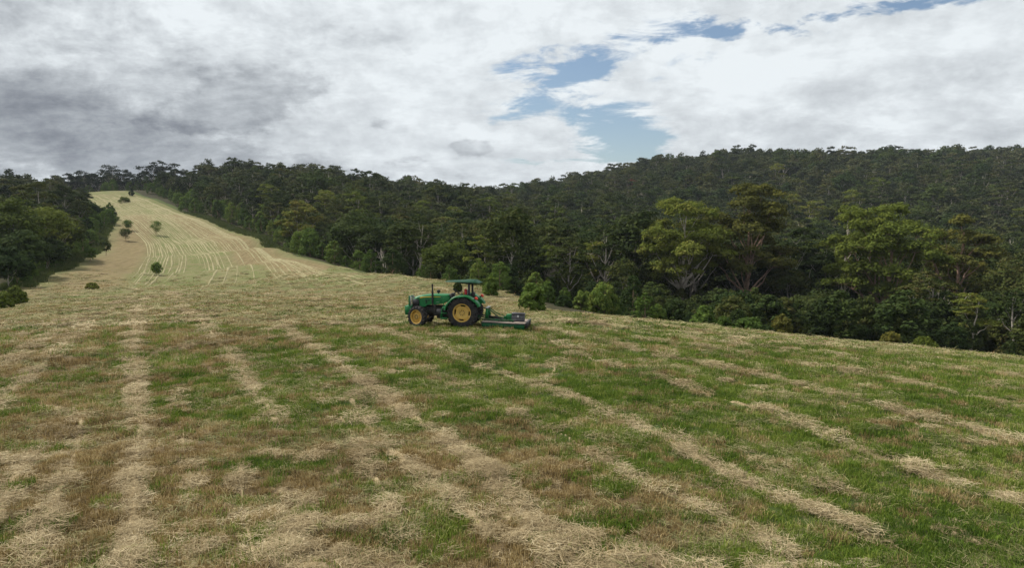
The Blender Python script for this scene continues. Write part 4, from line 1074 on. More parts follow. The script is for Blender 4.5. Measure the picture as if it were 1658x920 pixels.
# ------- rank grass and scrub at the margins
def margin_tufts():
    r = np.random.default_rng(9); out_ = []
    for edge, off in ((right_edge[3:9], 1), (left_edge[:6], 1)):
        p = resample([P(*a)[:2] for a in edge], .8); t_ = np.gradient(p, axis=0); t_ /= np.linalg.norm(t_, axis=1, keepdims=True)
        for k in range(9):
            out_.append(p + np.stack([-t_[:, 1], t_[:, 0]], 1) * (r.uniform(-.3, 3, len(p)))[:, None] + r.normal(0, .4, p.shape))
    p = np.concatenate(out_); d = fdist(p[:, 0], p[:, 1]); p = p[(d < .5) & (p[:, 1] > 40)]
    m_rank = grass_mat('rank_grass', [(0, (.030, .050, .012)), (.5, (.075, .100, .024)), (1, (.15, .15, .05))])
    c = lib('rank_tufts', [blades(700 + i, 60, .6, .2, .55, .05, .5, m_rank) for i in range(3)])
    scatter('rank_grass', np.stack([p[:, 0], p[:, 1], ground(p[:, 0], p[:, 1])], 1), r.uniform(0, 6.28, len(p)), r.uniform(.8, 1.7, len(p)), r.integers(0, 3, len(p)), c,
            'uncut green grass between the mown field and the woods', 'grass')
margin_tufts()

def undergrowth():
    r = np.random.default_rng(91); rows = []
    X = r.uniform(-150, 150, 7500); Y = r.uniform(50, 190, 7500); d = fdist(X, Y)
    k = (d < -np.where(Y < 110, np.where(X > 0, 22, 10), 9)) & (d > -75) & (np.abs(X) < Y * .85 + 6); X, Y = X[k], Y[k]
    H = 1.4 + 4.6 * r.uniform(0, 1, len(X)) ** 1.8; W = H * r.uniform(.6, 1.2, len(X)); z = ground(X, Y)
    protos = []
    for i, p in enumerate(YOUNG[:6]):
        cv = np.empty(len(p.crown.vertices) * 3, np.float32); p.crown.vertices.foreach_get('co', cv)
        cf = np.empty(len(p.crown.loops), np.int32); p.crown.loops.foreach_get('vertex_index', cf)
        tint = np.empty(len(p.crown.polygons), np.float32); p.crown.attributes['tint'].data.foreach_get('value', tint)
        protos.append(mesh_np('shrub', cv.reshape(-1, 3), [cf.reshape(-1, 4)], [L_bluish if i % 3 == 1 else L_wood], attrs={'tint': ('FLOAT', 'FACE', tint)}))
    forest('undergrowth', np.stack([X, Y, H, W, z], 1), protos, 'dark shrubs and saplings crowding the floor of the wood', [p.H for p in YOUNG[:6]], [p.W for p in YOUNG[:6]], 8)
undergrowth()
# ------------------------------------------------------------------ tractor, slasher and tool box
M_green = mat('tractor_green_paint', (.006, .135, .034), .45, var=.06, scale=3, spec=.3)
M_dkgreen = mat('worn_green_paint', (.010, .075, .022), .55, var=.15, scale=6, spec=.35)
M_skirt = mat('slasher_green_paint', (.008, .075, .026), .6, var=.18, scale=5, spec=.2)
M_yellow = mat('wheel_yellow_paint', (.60, .385, .085), .6, var=.07, scale=5, spec=.4)
M_stripe = mat('stripe_yellow', (.70, .46, .03), .45, var=.02)
M_rubber = mat('tyre_rubber', (.016, .016, .018), .85, var=.15, scale=12, spec=.3)
def dusty(m, col, lo, hi):
    t = m.node_tree; bs = t.nodes['Principled BSDF']; src = bs.inputs['Base Color'].links[0].from_socket
    n = noise(t, t.nodes.new('ShaderNodeTexCoord').outputs['Object'], 5.0, 6, .65)
    t.links.new(mixc(t, n.smooth(lo, hi), src, col), bs.inputs['Base Color'])
dusty(M_rubber, (.075, .062, .046), .38, .85); dusty(M_yellow, (.30, .22, .12), .45, .9); dusty(M_green, (.10, .12, .07), .5, 1.0); dusty(M_dkgreen, (.16, .13, .09), .42, .8)
M_black = mat('black_plastic', (.012, .012, .013), .5, var=.1, spec=.4)
M_iron = mat('oily_iron', (.045, .042, .038), .7, .3, var=.2, scale=10)
M_grey = mat('grey_metal', (.36, .36, .35), .45, .5, var=.1)
M_box = mat('tool_box_plastic', (.075, .075, .080), .6, var=.08, scale=10)
M_boxlid = mat('tool_box_lid_plastic', (.060, .060, .066), .55, var=.08, scale=10)
M_steel = mat('latch_steel', (.55, .55, .55), .4, .6, var=.05)
M_deck = mat('dusty_deck_steel', (.30, .245, .20), .9, var=.22, scale=4, spec=.15)
M_red = mat('red_plastic', (.36, .015, .02), .45, var=.05)
M_lens = mat('red_lens', (.72, .045, .02), .25, var=.03, spec=.6)
M_canopy = mat('canopy_green', (.006, .050, .024), .6, var=.05, scale=3, spec=.2)
M_yellow2 = mat('yellow_label', (.6, .38, .03), .6, var=.05)
M_white = mat('pale_decal', (.35, .42, .36), .6, var=.05)

class B:
    def __init__(s): s.V = []; s.F = {}; s.n = 0; s.sm = []
    def addm(s, V, faces):
        V = np.asarray(V, float).reshape(-1, 3)
        for f in faces: s.F.setdefault(len(f), []).append([i + s.n for i in f])
        s.V.append(V); s.n += len(V); return s
    def hexa(s, P8):
        return s.addm(P8, [(0, 3, 2, 1), (4, 5, 6, 7), (0, 1, 5, 4), (1, 2, 6, 5), (2, 3, 7, 6), (3, 0, 4, 7)])
    def box(s, x0, x1, y0, y1, z0, z1, bev=0.0, rot=None, c=None):
        if bev <= 0:
            P8 = np.array([(x0, y0, z0), (x1, y0, z0), (x1, y1, z0), (x0, y1, z0), (x0, y0, z1), (x1, y0, z1), (x1, y1, z1), (x0, y1, z1)])
            if rot is not None: P8 = s._rot(P8, rot, c)
            return s.hexa(P8)
        # chamfered box: 24 vertices via convex slabs
        X, Y, Z = (x0, x1), (y0, y1), (z0, z1); V = []; idx = {}
        for ix in (0, 1):
            for iy in (0, 1):
                for iz in (0, 1):
                    sx, sy, sz = (1 - 2 * ix) * bev, (1 - 2 * iy) * bev, (1 - 2 * iz) * bev
                    for k, p in enumerate(((X[ix], Y[iy] + sy, Z[iz] + sz), (X[ix] + sx, Y[iy], Z[iz] + sz), (X[ix] + sx, Y[iy] + sy, Z[iz]))):
                        idx[(ix, iy, iz, k)] = len(V); V.append(p)
        Fs = []
        for i in (0, 1):
            o = [(0, 0), (1, 0), (1, 1), (0, 1)]
            if i == 0: o = o[::-1]
            Fs.append([idx[(i, a, b, 0)] for a, b in o]); Fs.append([idx[(b, i, a, 1)] for a, b in o]); Fs.append([idx[(a, b, i, 2)] for a, b in o])
        for a in (0, 1):
            for b in (0, 1):
                def E(l): Fs.append(l if (a + b) % 2 == 0 else l[::-1])
                E([idx[(a, b, 0, 0)], idx[(a, b, 0, 1)], idx[(a, b, 1, 1)], idx[(a, b, 1, 0)]])
                E([idx[(a, 0, b, 2)], idx[(a, 0, b, 0)], idx[(a, 1, b, 0)], idx[(a, 1, b, 2)]])
                E([idx[(0, a, b, 1)], idx[(0, a, b, 2)], idx[(1, a, b, 2)], idx[(1, a, b, 1)]])
        for a in (0, 1):
            for b in (0, 1):
                for c_ in (0, 1):
                    l = [idx[(a, b, c_, k)] for k in range(3)]; Fs.append(l if (a + b + c_) % 2 == 0 else l[::-1])
        V = np.array(V)
        if rot is not None: V = s._rot(V, rot, c)
        return s.addm(V, Fs)
    def _rot(s, V, rot, c):
        M_ = np.array(Matrix.Rotation(rot[1], 3, rot[0])); c = V.mean(0) if c is None else np.array(c)
        return (V - c) @ M_.T + c
    def prism(s, prof, y0, y1, inset=0.0, cap=.03):
        """profile in x,z extruded in y, sides pinched by inset over cap"""
        p = np.array(prof, float); n = len(p); ce = p.mean(0)
        if inset > 0:
            rings = [(y0, 1 - inset), (y0 + cap, 1), (y1 - cap, 1), (y1, 1 - inset)]
        else: rings = [(y0, 1), (y1, 1)]
        V = np.concatenate([np.stack([ce[0] + (p[:, 0] - ce[0]) * k, np.full(n, y), ce[1] + (p[:, 1] - ce[1]) * k], 1) for y, k in rings])
        Fs = [list(range(n)), [i + n * (len(rings) - 1) for i in range(n)][::-1]]
        for r_ in range(len(rings) - 1):
            for i in range(n):
                j = (i + 1) % n; Fs.append([r_ * n + j, r_ * n + i, (r_ + 1) * n + i, (r_ + 1) * n + j])
        return s.addm(V, Fs)
    def tube(s, pts, rad, sides=8, caps=True):
        pts = np.asarray(pts, float); rad = np.full(len(pts), rad) if np.isscalar(rad) else np.asarray(rad)
        v, f = tubes([(pts, rad)], sides); s.addm(v, f.tolist())
        if caps:
            n = len(pts); s.addm(v[:sides], [list(range(sides))[::-1]]); s.addm(v[-sides:], [list(range(sides))])
        return s
    def lathe(s, prof, cx, cy, cz, n=40, axis='y', close=False):
        """profile of (radius, offset along axis)"""
        a = np.arange(n) * 2 * PI / n; V = []
        for r_, o in prof:
            if axis == 'y': V.append(np.stack([cx + np.cos(a) * r_, np.full(n, cy + o), cz + np.sin(a) * r_], 1))
            elif axis == 'z': V.append(np.stack([cx + np.cos(a) * r_, cy + np.sin(a) * r_, np.full(n, cz + o)], 1))
            else: V.append(np.stack([np.full(n, cx + o), cy + np.cos(a) * r_, cz + np.sin(a) * r_], 1))
        m = len(prof); Fs = []
        for i in range(m - (0 if close else 1)):
            i2 = (i + 1) % m
            for j in range(n):
                k = (j + 1) % n; Fs.append([i * n + j, i * n + k, i2 * n + k, i2 * n + j])
        s.addm(np.concatenate(V), Fs)
        return s
    def build(s, name, m, parent=None, smooth=False):
        me = mesh_np(name, np.concatenate(s.V), [np.array(f) for f in s.F.values()], [m], smooth=smooth)
        bm = __import__('bmesh').new(); bm.from_mesh(me)
        __import__('bmesh').ops.recalc_face_normals(bm, faces=bm.faces); bm.to_mesh(me); bm.free()
        if smooth:
            me.shade_smooth() if hasattr(me, 'shade_smooth') else None
            try: me.set_sharp_from_angle(angle=R(35))
            except Exception: pass
        return add(name, me, parent)

TX, TY = hit(752, 531.5)
TX, TY = TX, TY + .75
tz0 = gz(TX, TY)
yaw = R(-7.0)
tractor = empty('tractor', (TX, TY, tz0), yaw)
# lie on the slope
def gl(x, y): c, s_ = math.cos(yaw), math.sin(yaw); return gz(TX + x * c - y * s_, TY + x * s_ + y * c)
pitch_ = math.atan2(gl(0, 0) - gl(-2.2, 0), 2.2); roll_ = math.atan2(gl(0, .75) - gl(0, -.75), 1.5)
tractor.rotation_euler = (roll_, -pitch_ * 1.0, yaw)
tractor.location.z = (gl(0, .75) + gl(0, -.75)) / 2 - .02
tag(tractor, 'green tractor with yellow wheels and a sun canopy parked on the mown field', 'tractor')

def make_wheel(parent, cx, cy, r, wdt, rr_, side, steer=0.0, nlug=22, rear=True):
    """side -1: outer face towards -y"""
    rim = B(); tyre = B()
    h = wdt / 2; r0 = r - (.055 if rear else .04)
    tyre.lathe([(rr_ * 1.02, -h * .72), (rr_ * 1.12, -h * .88), (r0 * .80, -h * 1.0), (r0 * .93, -h * .93), (r0, -h * .70), (r0 + .008, 0), (r0, h * .70), (r0 * .93, h * .93),
                (r0 * .80, h), (rr_ * 1.12, h * .88), (rr_ * 1.02, h * .72), (rr_ * .98, 0)], 0, 0, 0, 44, close=True)
    for k in range(nlug):
        for sd_ in (-1, 1):
            a0_ = (k + (.5 if sd_ > 0 else 0)) * 2 * PI / nlug
            # a lug runs from the shoulder to just past the middle, swept back
            V = []
            for (o, da, lw) in ((h * 1.0 * sd_, .0, .030), (h * .55 * sd_, .09, .030), (-.02 * sd_, .21, .026)):
                rb = r0 * (.90 if abs(o) > h * .9 else .985); rt = (r if abs(o) < h * .9 else r * .955)
                for rr2, w2 in ((rb, 1.3), (rt, .8)):
                    for s2 in (-1, 1):
                        a_ = a0_ + da + s2 * lw / r * w2
                        V.append((math.cos(a_) * rr2, o, math.sin(a_) * rr2))
            Fs = []
            for q_ in (0, 4): Fs += [[q_ + 0, q_ + 1, q_ + 5, q_ + 4], [q_ + 2, q_ + 6, q_ + 7, q_ + 3], [q_ + 0, q_ + 4, q_ + 6, q_ + 2], [q_ + 1, q_ + 3, q_ + 7, q_ + 5]]
            Fs += [[0, 2, 3, 1], [8, 9, 11, 10]]
            tyre.addm(V, Fs)
    s_ = side
    rim.lathe([(rr_ * 1.06, h * .80 * s_), (rr_ * 1.03, h * .86 * s_), (rr_ * .96, h * .80 * s_), (rr_ * .95, h * .45 * s_), (rr_ * .94, h * .1 * s_), (rr_ * .94, -h * .45 * s_), (rr_ * 1.05, -h * .8 * s_)], 0, 0, 0, 40)
    disc = B()
    if rear:
        # dished centre with four rounded lobes that leave dark gaps to the rim
        n = 48; V = [(0, h * .30 * s_, 0)]; rings = [(.16, .30), (.45, .30), (.56, .44), (.80, .46), (1.0, .30)]
        for f_, o in rings:
            for j in range(n):
                a_ = j * 2 * PI / n; lob_ = .755 + .18 * (math.cos(4 * (a_ - R(38))) > -.35) * min(1, abs(math.cos(4 * (a_ - R(38))) + .35) * 3)
                q_ = rr_ * f_ * (lob_ if f_ == 1.0 else .86 if f_ > .7 else 1)
                V.append((math.cos(a_) * q_, h * o * s_, math.sin(a_) * q_))
        Fs = [[0, 1 + j, 1 + (j + 1) % n] for j in range(n)]
        for q_ in range(len(rings) - 1):
            for j in range(n): Fs.append([1 + q_ * n + j, 1 + q_ * n + (j + 1) % n, 1 + (q_ + 1) * n + (j + 1) % n, 1 + (q_ + 1) * n + j])
        disc.addm(V, Fs)
    else:
        disc.lathe([(.001, h * .50 * s_), (rr_ * .40, h * .50 * s_), (rr_ * .44, h * .42 * s_), (rr_ * .50, h * .05 * s_), (rr_ * .62, h * .0), (rr_ * .90, -h * .05 * s_)], 0, 0, 0, 40)
        for j in range(8):
            a_ = j * 2 * PI / 8; disc.box(math.cos(a_) * rr_ * .55 - .03, math.cos(a_) * rr_ * .55 + .03, min(h * .02 * s_, h * .22 * s_), max(h * .02 * s_, h * .22 * s_), math.sin(a_) * rr_ * .55 - .03, math.sin(a_) * rr_ * .55 + .03)
    nuts = B()
    for j in range(8):
        a_ = j * 2 * PI / 8 + .2; q_ = rr_ * .27
        o = h * (.33 if rear else .53) * s_
        nuts.lathe([(.022, 0), (.022, .03 * s_), (.001, .03 * s_)], math.cos(a_) * q_, o, math.sin(a_) * q_, 6)
    wh = disc.build('wheel', M_yellow, parent, True)
    wh.location = (cx, cy, r); wh.rotation_euler = (0, 0, steer)
    t_ = tyre.build('tyre', M_rubber, wh, True); rm = rim.build('rim', M_yellow, wh, True); nt2 = nuts.build('wheel_nuts', M_iron, wh)
    return wh
make_wheel(tractor, 0, -.76, .765, .44, .42, -1, nlug=21)
make_wheel(tractor, 0, .76, .765, .44, .42, 1, nlug=21)
make_wheel(tractor, -2.22, -.74, .54, .34, .325, -1, R(-24), nlug=18, rear=False)
make_wheel(tractor, -2.22, .74, .54, .34, .325, 1, R(-24), nlug=18, rear=False)
# axles and underbody
b = B(); b.tube([(0, -.6, .765), (0, .6, .765)], .12, 12); b.lathe([(.001, -.2), (.19, -.2), (.22, -.08), (.22, .08), (.19, .2), (.001, .2)], 0, 0, .78, 16, 'y')
b.build('rear_axle', M_iron, tractor, True)
b = B(); b.tube([(-2.22, -.6, .54), (-2.22, .6, .54)], .075, 10); b.box(-2.34, -2.10, -.16, .16, .42, .72, .03); b.tube([(-2.34, -.55, .55), (-2.34, .55, .55)], .022, 6)
b.build('front_axle', M_dkgreen, tractor, True)
b = B(); b.prism([(-2.5, .72), (-2.42, 1.02), (-1.0, 1.06), (.28, 1.10), (.30, .62), (-.9, .52), (-1.9, .56)], -.20, .20, .04); b.box(-1.75, -1.15, -.30, .30, .62, 1.0, .03)
b.build('engine_and_gearbox', M_iron, tractor)
b = B()
for yy2 in (-.17, .17): b.box(-2.70, -1.3, yy2 - .03, yy2 + .03, .66, .80, .01)
b.build('chassis_rails', M_dkgreen, tractor)
b = B(); b.prism([(-1.30, .46), (-1.33, .90), (-.90, .96), (-.80, .90), (-.80, .50), (-.88, .44)], -.62, -.24, .06, .04); b.build('fuel_tank', M_black, tractor)
b = B(); b.tube([(-1.42, -.45, .60), (-1.42, -.45, 1.02)], .075, 12); b.lathe([(.001, 0), (.06, 0), (.075, .05), (.06, .10), (.001, .10)], -1.42, -.45, 1.02, 12, 'z'); b.build('hydraulic_filter', M_grey if False else M_iron, tractor, True)
# bonnet
prof = [(-2.545, 1.20), (-2.56, 1.36), (-2.50, 1.455), (-2.32, 1.525), (-1.95, 1.592), (-1.5, 1.618), (-1.0, 1.615), (-.78, 1.60), (-.70, 1.48), (-.80, 1.30), (-1.02, 1.17), (-1.30, 1.115),
        (-1.62, 1.12), (-1.80, 1.10), (-1.90, 1.02), (-2.05, .98), (-2.22, 1.03), (-2.32, 1.13)]
def hood(prof, w0):
    p = np.array(prof); n = len(p); V = []; Fs = []
    rings = [(-w0, .965, .0), (-w0 + .012, .985, .3), (-w0 * .80, 1, .85), (-w0 * .35, 1, 1), (w0 * .35, 1, 1), (w0 * .80, 1, .85), (w0 - .012, .985, .3), (w0, .965, 0)]
    ce = np.array([-1.6, 1.3])
    for y, k, tt in rings:
        q_ = p.copy(); up = q_[:, 1] > 1.42
        q_[up, 1] -= (1 - tt) * .075
        nose = q_[:, 0] < -2.4; q_[nose, 0] += (1 - tt) * .10
        V.append(np.stack([q_[:, 0], np.full(n, y) * np.where(q_[:, 0] < -2.3, .86, 1), q_[:, 1]], 1))
    m = len(rings)
    for r_ in range(m - 1):
        for i in range(n):
            j = (i + 1) % n; Fs.append([r_ * n + i, r_ * n + j, (r_ + 1) * n + j, (r_ + 1) * n + i])
    Fs += [list(range(n))[::-1], [i + n * (m - 1) for i in range(n)]]
    return np.concatenate(V), Fs
b = B(); v, f_ = hood(prof, .40); b.addm(v, f_); b.build('bonnet', M_green, tractor, True)
b = B()
for sy in (-1, 1): b.prism([(-2.555, 1.20), (-2.56, 1.37), (-2.30, 1.37), (-2.235, 1.30), (-2.23, 1.10), (-2.30, 1.00), (-2.50, 1.0)], *(sorted((.33 * sy, .405 * sy))), .02, .01)
b.box(-2.60, -2.50, -.32, .32, 1.0, 1.36, .02); b.box(-2.5, -2.28, -.3, .3, .96, 1.12)
b.build('grille', M_black, tractor)
b = B()
for k in range(6): b.box(-2.612, -2.602, -.30, .30, 1.04 + k * .052, 1.055 + k * .052)
b.build('grille_bars', M_iron, tractor)
b = B()
for sy in (-1, 1):
    y0_, y1_ = sorted((.4005 * sy, .409 * sy)); b.prism([(-2.22, 1.435), (-2.12, 1.475), (-1.62, 1.498), (-1.16, 1.498), (-1.16, 1.478), (-1.62, 1.474), (-2.0, 1.455), (-2.13, 1.425)], y0_, y1_)
b.build('stripe', M_stripe, tractor)
b = B()
for sy in (-1, 1):
    y0_, y1_ = sorted((.4005 * sy, .4085 * sy)); b.box(-1.36, -1.22, y0_, y1_, 1.225, 1.240)
b.build('model_decal', M_white, tractor)
b = B()
for sy in (-1, 1):
    y0_, y1_ = sorted((.398 * sy, .407 * sy))
    b.prism([(-1.95, 1.34), (-1.86, 1.355), (-1.82, 1.32), (-1.93, 1.295)], y0_, y1_); b.prism([(-1.80, 1.345), (-1.70, 1.35), (-1.74, 1.305), (-1.79, 1.31)], y0_, y1_)
    b.prism([(-1.92, 1.275), (-1.80, 1.285), (-1.84, 1.24), (-1.90, 1.235)], y0_, y1_); b.prism([(-1.91, 1.215), (-1.85, 1.22), (-1.86, 1.17), (-1.89, 1.165)], y0_, y1_)
b.build('bonnet_vent', M_black, tractor)
b = B()
for sy in (-1, 1):
    y0_, y1_ = sorted((.398 * sy, .404 * sy)); b.box(-1.143, -1.133, y0_, y1_, 1.16, 1.55)
b.build('panel_gap', M_black, tractor)
# headlights
for sy in (-1, 1):
    b = B(); b.lathe([(.001, -.02), (.05, -.012), (.06, .01), (.001, .01)], -2.60, .20 * sy, 1.30, 14, 'x'); b.build('headlight', M_grey, tractor, True)
# exhaust
b = B(); b.tube([(-1.54, -.47, 1.06), (-1.54, -.47, 1.25), (-1.54, -.47, 2.02), (-1.55, -.47, 2.13)], .040, 12); b.tube([(-1.54, -.47, 1.24), (-1.54, -.47, 1.74)], .052, 12); b.tube([(-1.54, -.47, 1.08), (-1.54, -.30, 1.02)], .04, 10)
b.build('exhaust_pipe', M_black, tractor, True)
b = B(); b.tube([(-1.42, .30, 1.56), (-1.42, .30, 1.70)], .04, 10); b.lathe([(.001, .12), (.07, .10), (.09, .03), (.08, -.02), (.001, -.02)], -1.42, .30, 1.68, 14, 'z'); b.build('air_intake', M_black, tractor, True)
# weight block, bracket and bull bar
b = B(); b.prism([(-2.98, 1.02), (-2.63, 1.02), (-2.62, .80), (-2.70, .58), (-2.96, .58)], -.36, .36, .02, .01); b.box(-2.66, -2.45, -.16, .16, .60, .95, .01)
b.build('front_weight', M_green, tractor)
b = B()
for sy in (-.36, .30): b.box(-2.78, -2.72, sy, sy + .06, 1.0, 1.50, .008)
b.box(-2.78, -2.72, -.36, .36, 1.46, 1.52, .008); b.build('bull_bar', M_green, tractor)
b = B(); b.box(-2.715, -2.66, -.34, -.26, 1.02, 1.50, .008); b.box(-2.715, -2.66, .26, .34, 1.02, 1.50, .008)
for k in range(5): b.box(-2.705, -2.675, -.26, .26, 1.08 + k * .09, 1.11 + k * .09)
b.build('grille_guard', M_grey, tractor)
# dash, steering
b = B(); b.prism([(-.90, 1.12), (-.74, 1.62), (-.66, 1.66), (-.52, 1.62), (-.60, 1.40), (-.72, 1.12)], -.24, .24, .05, .03); b.build('dashboard', M_black, tractor)
b = B(); b.tube([(-.68, 0, 1.45), (-.47, 0, 1.74)], .025, 8)
d_ = np.array([.21, 0, .29]); d_ /= np.linalg.norm(d_); u_ = np.array([0, 1, 0]); v_ = np.cross(d_, u_); c0 = np.array([-.46, 0, 1.76])
a_ = np.linspace(0, 2 * PI, 29); ring = c0 + np.cos(a_)[:, None] * u_ * .20 + np.sin(a_)[:, None] * v_ * .20
b.tube(ring, .016, 7, False)
for k in range(3): q_ = k * 2 * PI / 3 + .5; b.tube([c0, c0 + math.cos(q_) * u_ * .2 + math.sin(q_) * v_ * .2], .011, 6)
b.build('steering_wheel', M_black, tractor, True)
b = B(); b.tube([(-.30, -.30, 1.15), (-.26, -.31, 1.50)], .012, 6); b.tube([(-.22, .30, 1.15), (-.16, .31, 1.48)], .012, 6); b.lathe([(.001, .03), (.03, 0), (.001, -.03)], -.26, -.31, 1.52, 8, 'z'); b.tube([(-.52, -.2, 1.2), (-.45, -.28, 1.46)], .012, 6)
b.build('control_levers', M_black, tractor, True)
# platform, seat
b = B(); b.box(-.95, .15, -.52, .52, .99, 1.03, .01); b.box(-.15, .32, -.5, .5, 1.03, 1.18, .02); b.build('platform', M_dkgreen, tractor)
b = B(); b.box(-.02, .42, -.24, .24, 1.32, 1.44, .04); b.box(.05, .35, -.15, .15, 1.18, 1.32, .01); b.box(.34, .46, -.23, .23, 1.42, 1.72, .04, ('Y', R(8))); b.build('seat', M_black, tractor)
# mudguards
for sy in (-1, 1):
    b = B(); n = 22; y_out, y_in = 1.0 * sy, .50 * sy; V = []; Fs = []
    for k in range(n + 1):
        a_ = R(170 - k * (170 - 22) / n); rad = .88 + .015 * math.sin(k)
        x, z = math.cos(a_) * rad * 1.03 + (.02), .765 + math.sin(a_) * rad * .97
        nx, nz = math.cos(a_), math.sin(a_)
        V += [(x, y_in, z), (x, y_out * .97, z), (x - nx * .03, y_out, z - nz * .03), (x - nx * .085, y_out, z - nz * .085), (x - nx * .085, y_out * .975, z - nz * .085), (x - nx * .045, y_out * .94, z - nz * .045), (x - nx * .03, y_in, z - nz * .03)]
    for k in range(n):
        for j in range(7): Fs.append([k * 7 + j, k * 7 + (j + 1) % 7, (k + 1) * 7 + (j + 1) % 7, (k + 1) * 7 + j])
    Fs += [list(range(7)), [n * 7 + j for j in range(7)][::-1]]
    b.addm(V, Fs)
    # inner wall of the guard
    W2 = []; 
    for k in range(n + 1):
        a_ = R(165 - k * (165 - 25) / n); W2.append((math.cos(a_) * .88 + .02, .765 + math.sin(a_) * .85))
    y0_, y1_ = sorted((.50 * sy, .475 * sy)); b.prism(W2, y0_, y1_)
    mg = b.build('mudguard', M_green, tractor, True)
    b = B(); b.lathe([(.001, .13), (.045, .12), (.065, .07), (.065, -.02), (.001, -.03)], 0, 0, 0, 14, 'x')
    lt = b.build('tail_light', M_lens, mg, True); lt.location = (.66, .86 * sy, 1.50); lt.rotation_euler = (0, R(32), 0)
    b = B(); b.box(.56, .66, .80 * sy - .05, .80 * sy + .05, 1.40, 1.47); b.build('light_bracket', M_black, mg)
    b = B(); b.tube([(-.35, .62 * sy, 1.57), (-.30, .62 * sy, 1.65), (.05, .62 * sy, 1.69), (.15, .62 * sy, 1.63)], .014, 6); b.build('grab_rail', M_black, mg, True)
# steps with handrail
b = B(); b.box(-.98, -.72, -.86, -.52, .99, 1.03, .008)
b.tube([(-.98, -.84, 1.0), (-1.05, -.86, .50), (-1.03, -.86, .46), (-.72, -.86, .46), (-.70, -.86, .50), (-.70, -.84, 1.0)], .022, 6)
for z_ in (.50, .74): b.box(-1.02, -.72, -.88, -.66, z_ - .015, z_ + .015, .006)
b.box(-1.01, -.99, -.80, -.70, .5, 1.0); b.build('step', M_green, tractor)
b = B(); b.tube([(-.92, -.80, 1.02), (-.92, -.80, 1.46), (-.90, -.74, 1.50)], .018, 6); b.build('handrail', M_green, tractor, True)
# roll bar and canopy
for sy in (-1, 1):
    b = B(); b.box(.22, .32, .46 * sy - .035, .46 * sy + .035, 1.10, 2.20, .012); b.box(.18, .38, .46 * sy - .06, .46 * sy + .06, 1.03, 1.16, .01); b.box(.20, .36, .46 * sy - .045, .46 * sy + .045, 1.56, 1.64, .01); b.build('roll_bar_post', M_black, tractor)
b = B(); b.box(.22, .32, -.42, .42, 2.12, 2.20, .012); b.tube([(.27, -.35, 2.16), (-.35, -.35, 2.2)], .02, 6); b.tube([(.27, .35, 2.16), (-.35, .35, 2.2)], .02, 6); b.build('roll_bar_crosspiece', M_black, tractor)
def canopy():
    L = [(-.92, 2.245, .010, .52), (-.80, 2.235, .035, .58), (-.4, 2.225, .065, .60), (.1, 2.21, .115, .61), (.42, 2.20, .135, .61), (.60, 2.195, .100, .60), (.70, 2.185, .050, .58), (.78, 2.175, .014, .56)]
    V = []; Fs = []
    for x, z, h_, w_ in L:
        for y, k in ((-1, 0), (-.99, .22), (-.90, .62), (-.72, .90), (-.45, 1), (0, 1.05), (.45, 1), (.72, .90), (.90, .62), (.99, .22), (1, 0)): V.append((x, y * w_, z + h_ * k))
        for y in (.7, 0, -.7): V.append((x, y * w_, z + .012 + h_ * .2))
    n = 14
    for k in range(len(L) - 1):
        for j in range(n): Fs.append([k * n + j, k * n + (j + 1) % n, (k + 1) * n + (j + 1) % n, (k + 1) * n + j])
    Fs += [list(range(n)), [(len(L) - 1) * n + j for j in range(n)][::-1]]
    return V, Fs
b = B(); v, f_ = canopy(); b.addm(v, f_); cano = b.build('canopy', M_canopy, tractor, True)
b = B(); b.box(-.5, .60, -.30, -.26, 2.375, 2.385) if False else b.box(.50, .56, -.40, .40, 2.295, 2.322, .004); b.build('canopy_rib', M_canopy, cano)
b = B(); b.lathe([(.001, 0), (.06, .01), (.072, .04), (.06, .08), (.072, .12), (.06, .155), (.072, .20), (.06, .235), (.066, .27), (.04, .30), (.001, .31)], .10, -.44, 1.60, 16, 'z'); rc = b.build('red_canister', M_red, tractor, True); rc['label'] = 'red ribbed canister beside the roll bar'
b = B(); b.box(-.03, .02, -.48, -.40, 1.60, 1.74, .01); b.build('warning_label', M_yellow2, tractor)
b = B(); b.lathe([(.001, 0), (.035, .01), (.035, .2), (.015, .24), (.001, .24)], .17, -.36, 1.62, 12, 'z'); b.build('bottle', M_grey, tractor, True)
# three point linkage
for sy in (-1, 1):
    b = B(); b.tube([(.15, .28 * sy, .62), (.98, .36 * sy, .42)], .035, 8); b.build('lower_link', M_dkgreen, tractor, True)
    b = B(); b.tube([(.25, .30 * sy, 1.10), (.62, .34 * sy, .52)], .025, 8); b.tube([(.10, .26 * sy, 1.08), (.27, .30 * sy, 1.12)], .035, 8); b.build('lift_arm', M_iron, tractor, True)
b = B(); b.tube([(.22, 0, 1.02), (.5, 0, .98), (1.05, 0, .93)], .03, 8); b.tube([(.40, 0, 1.0), (.75, 0, .957)], .045, 8); b.build('top_link', M_iron, tractor, True)
b = B(); b.tube([(.3, 0, .66), (1.2, 0, .54), (1.75, 0, .44)], .04, 8); b.tube([(.3, 0, .66), (.55, 0, .63)], .07, 10); b.tube([(1.45, 0, .50), (1.80, 0, .43)], .075, 10); b.build('drive_shaft', M_iron, tractor, True)

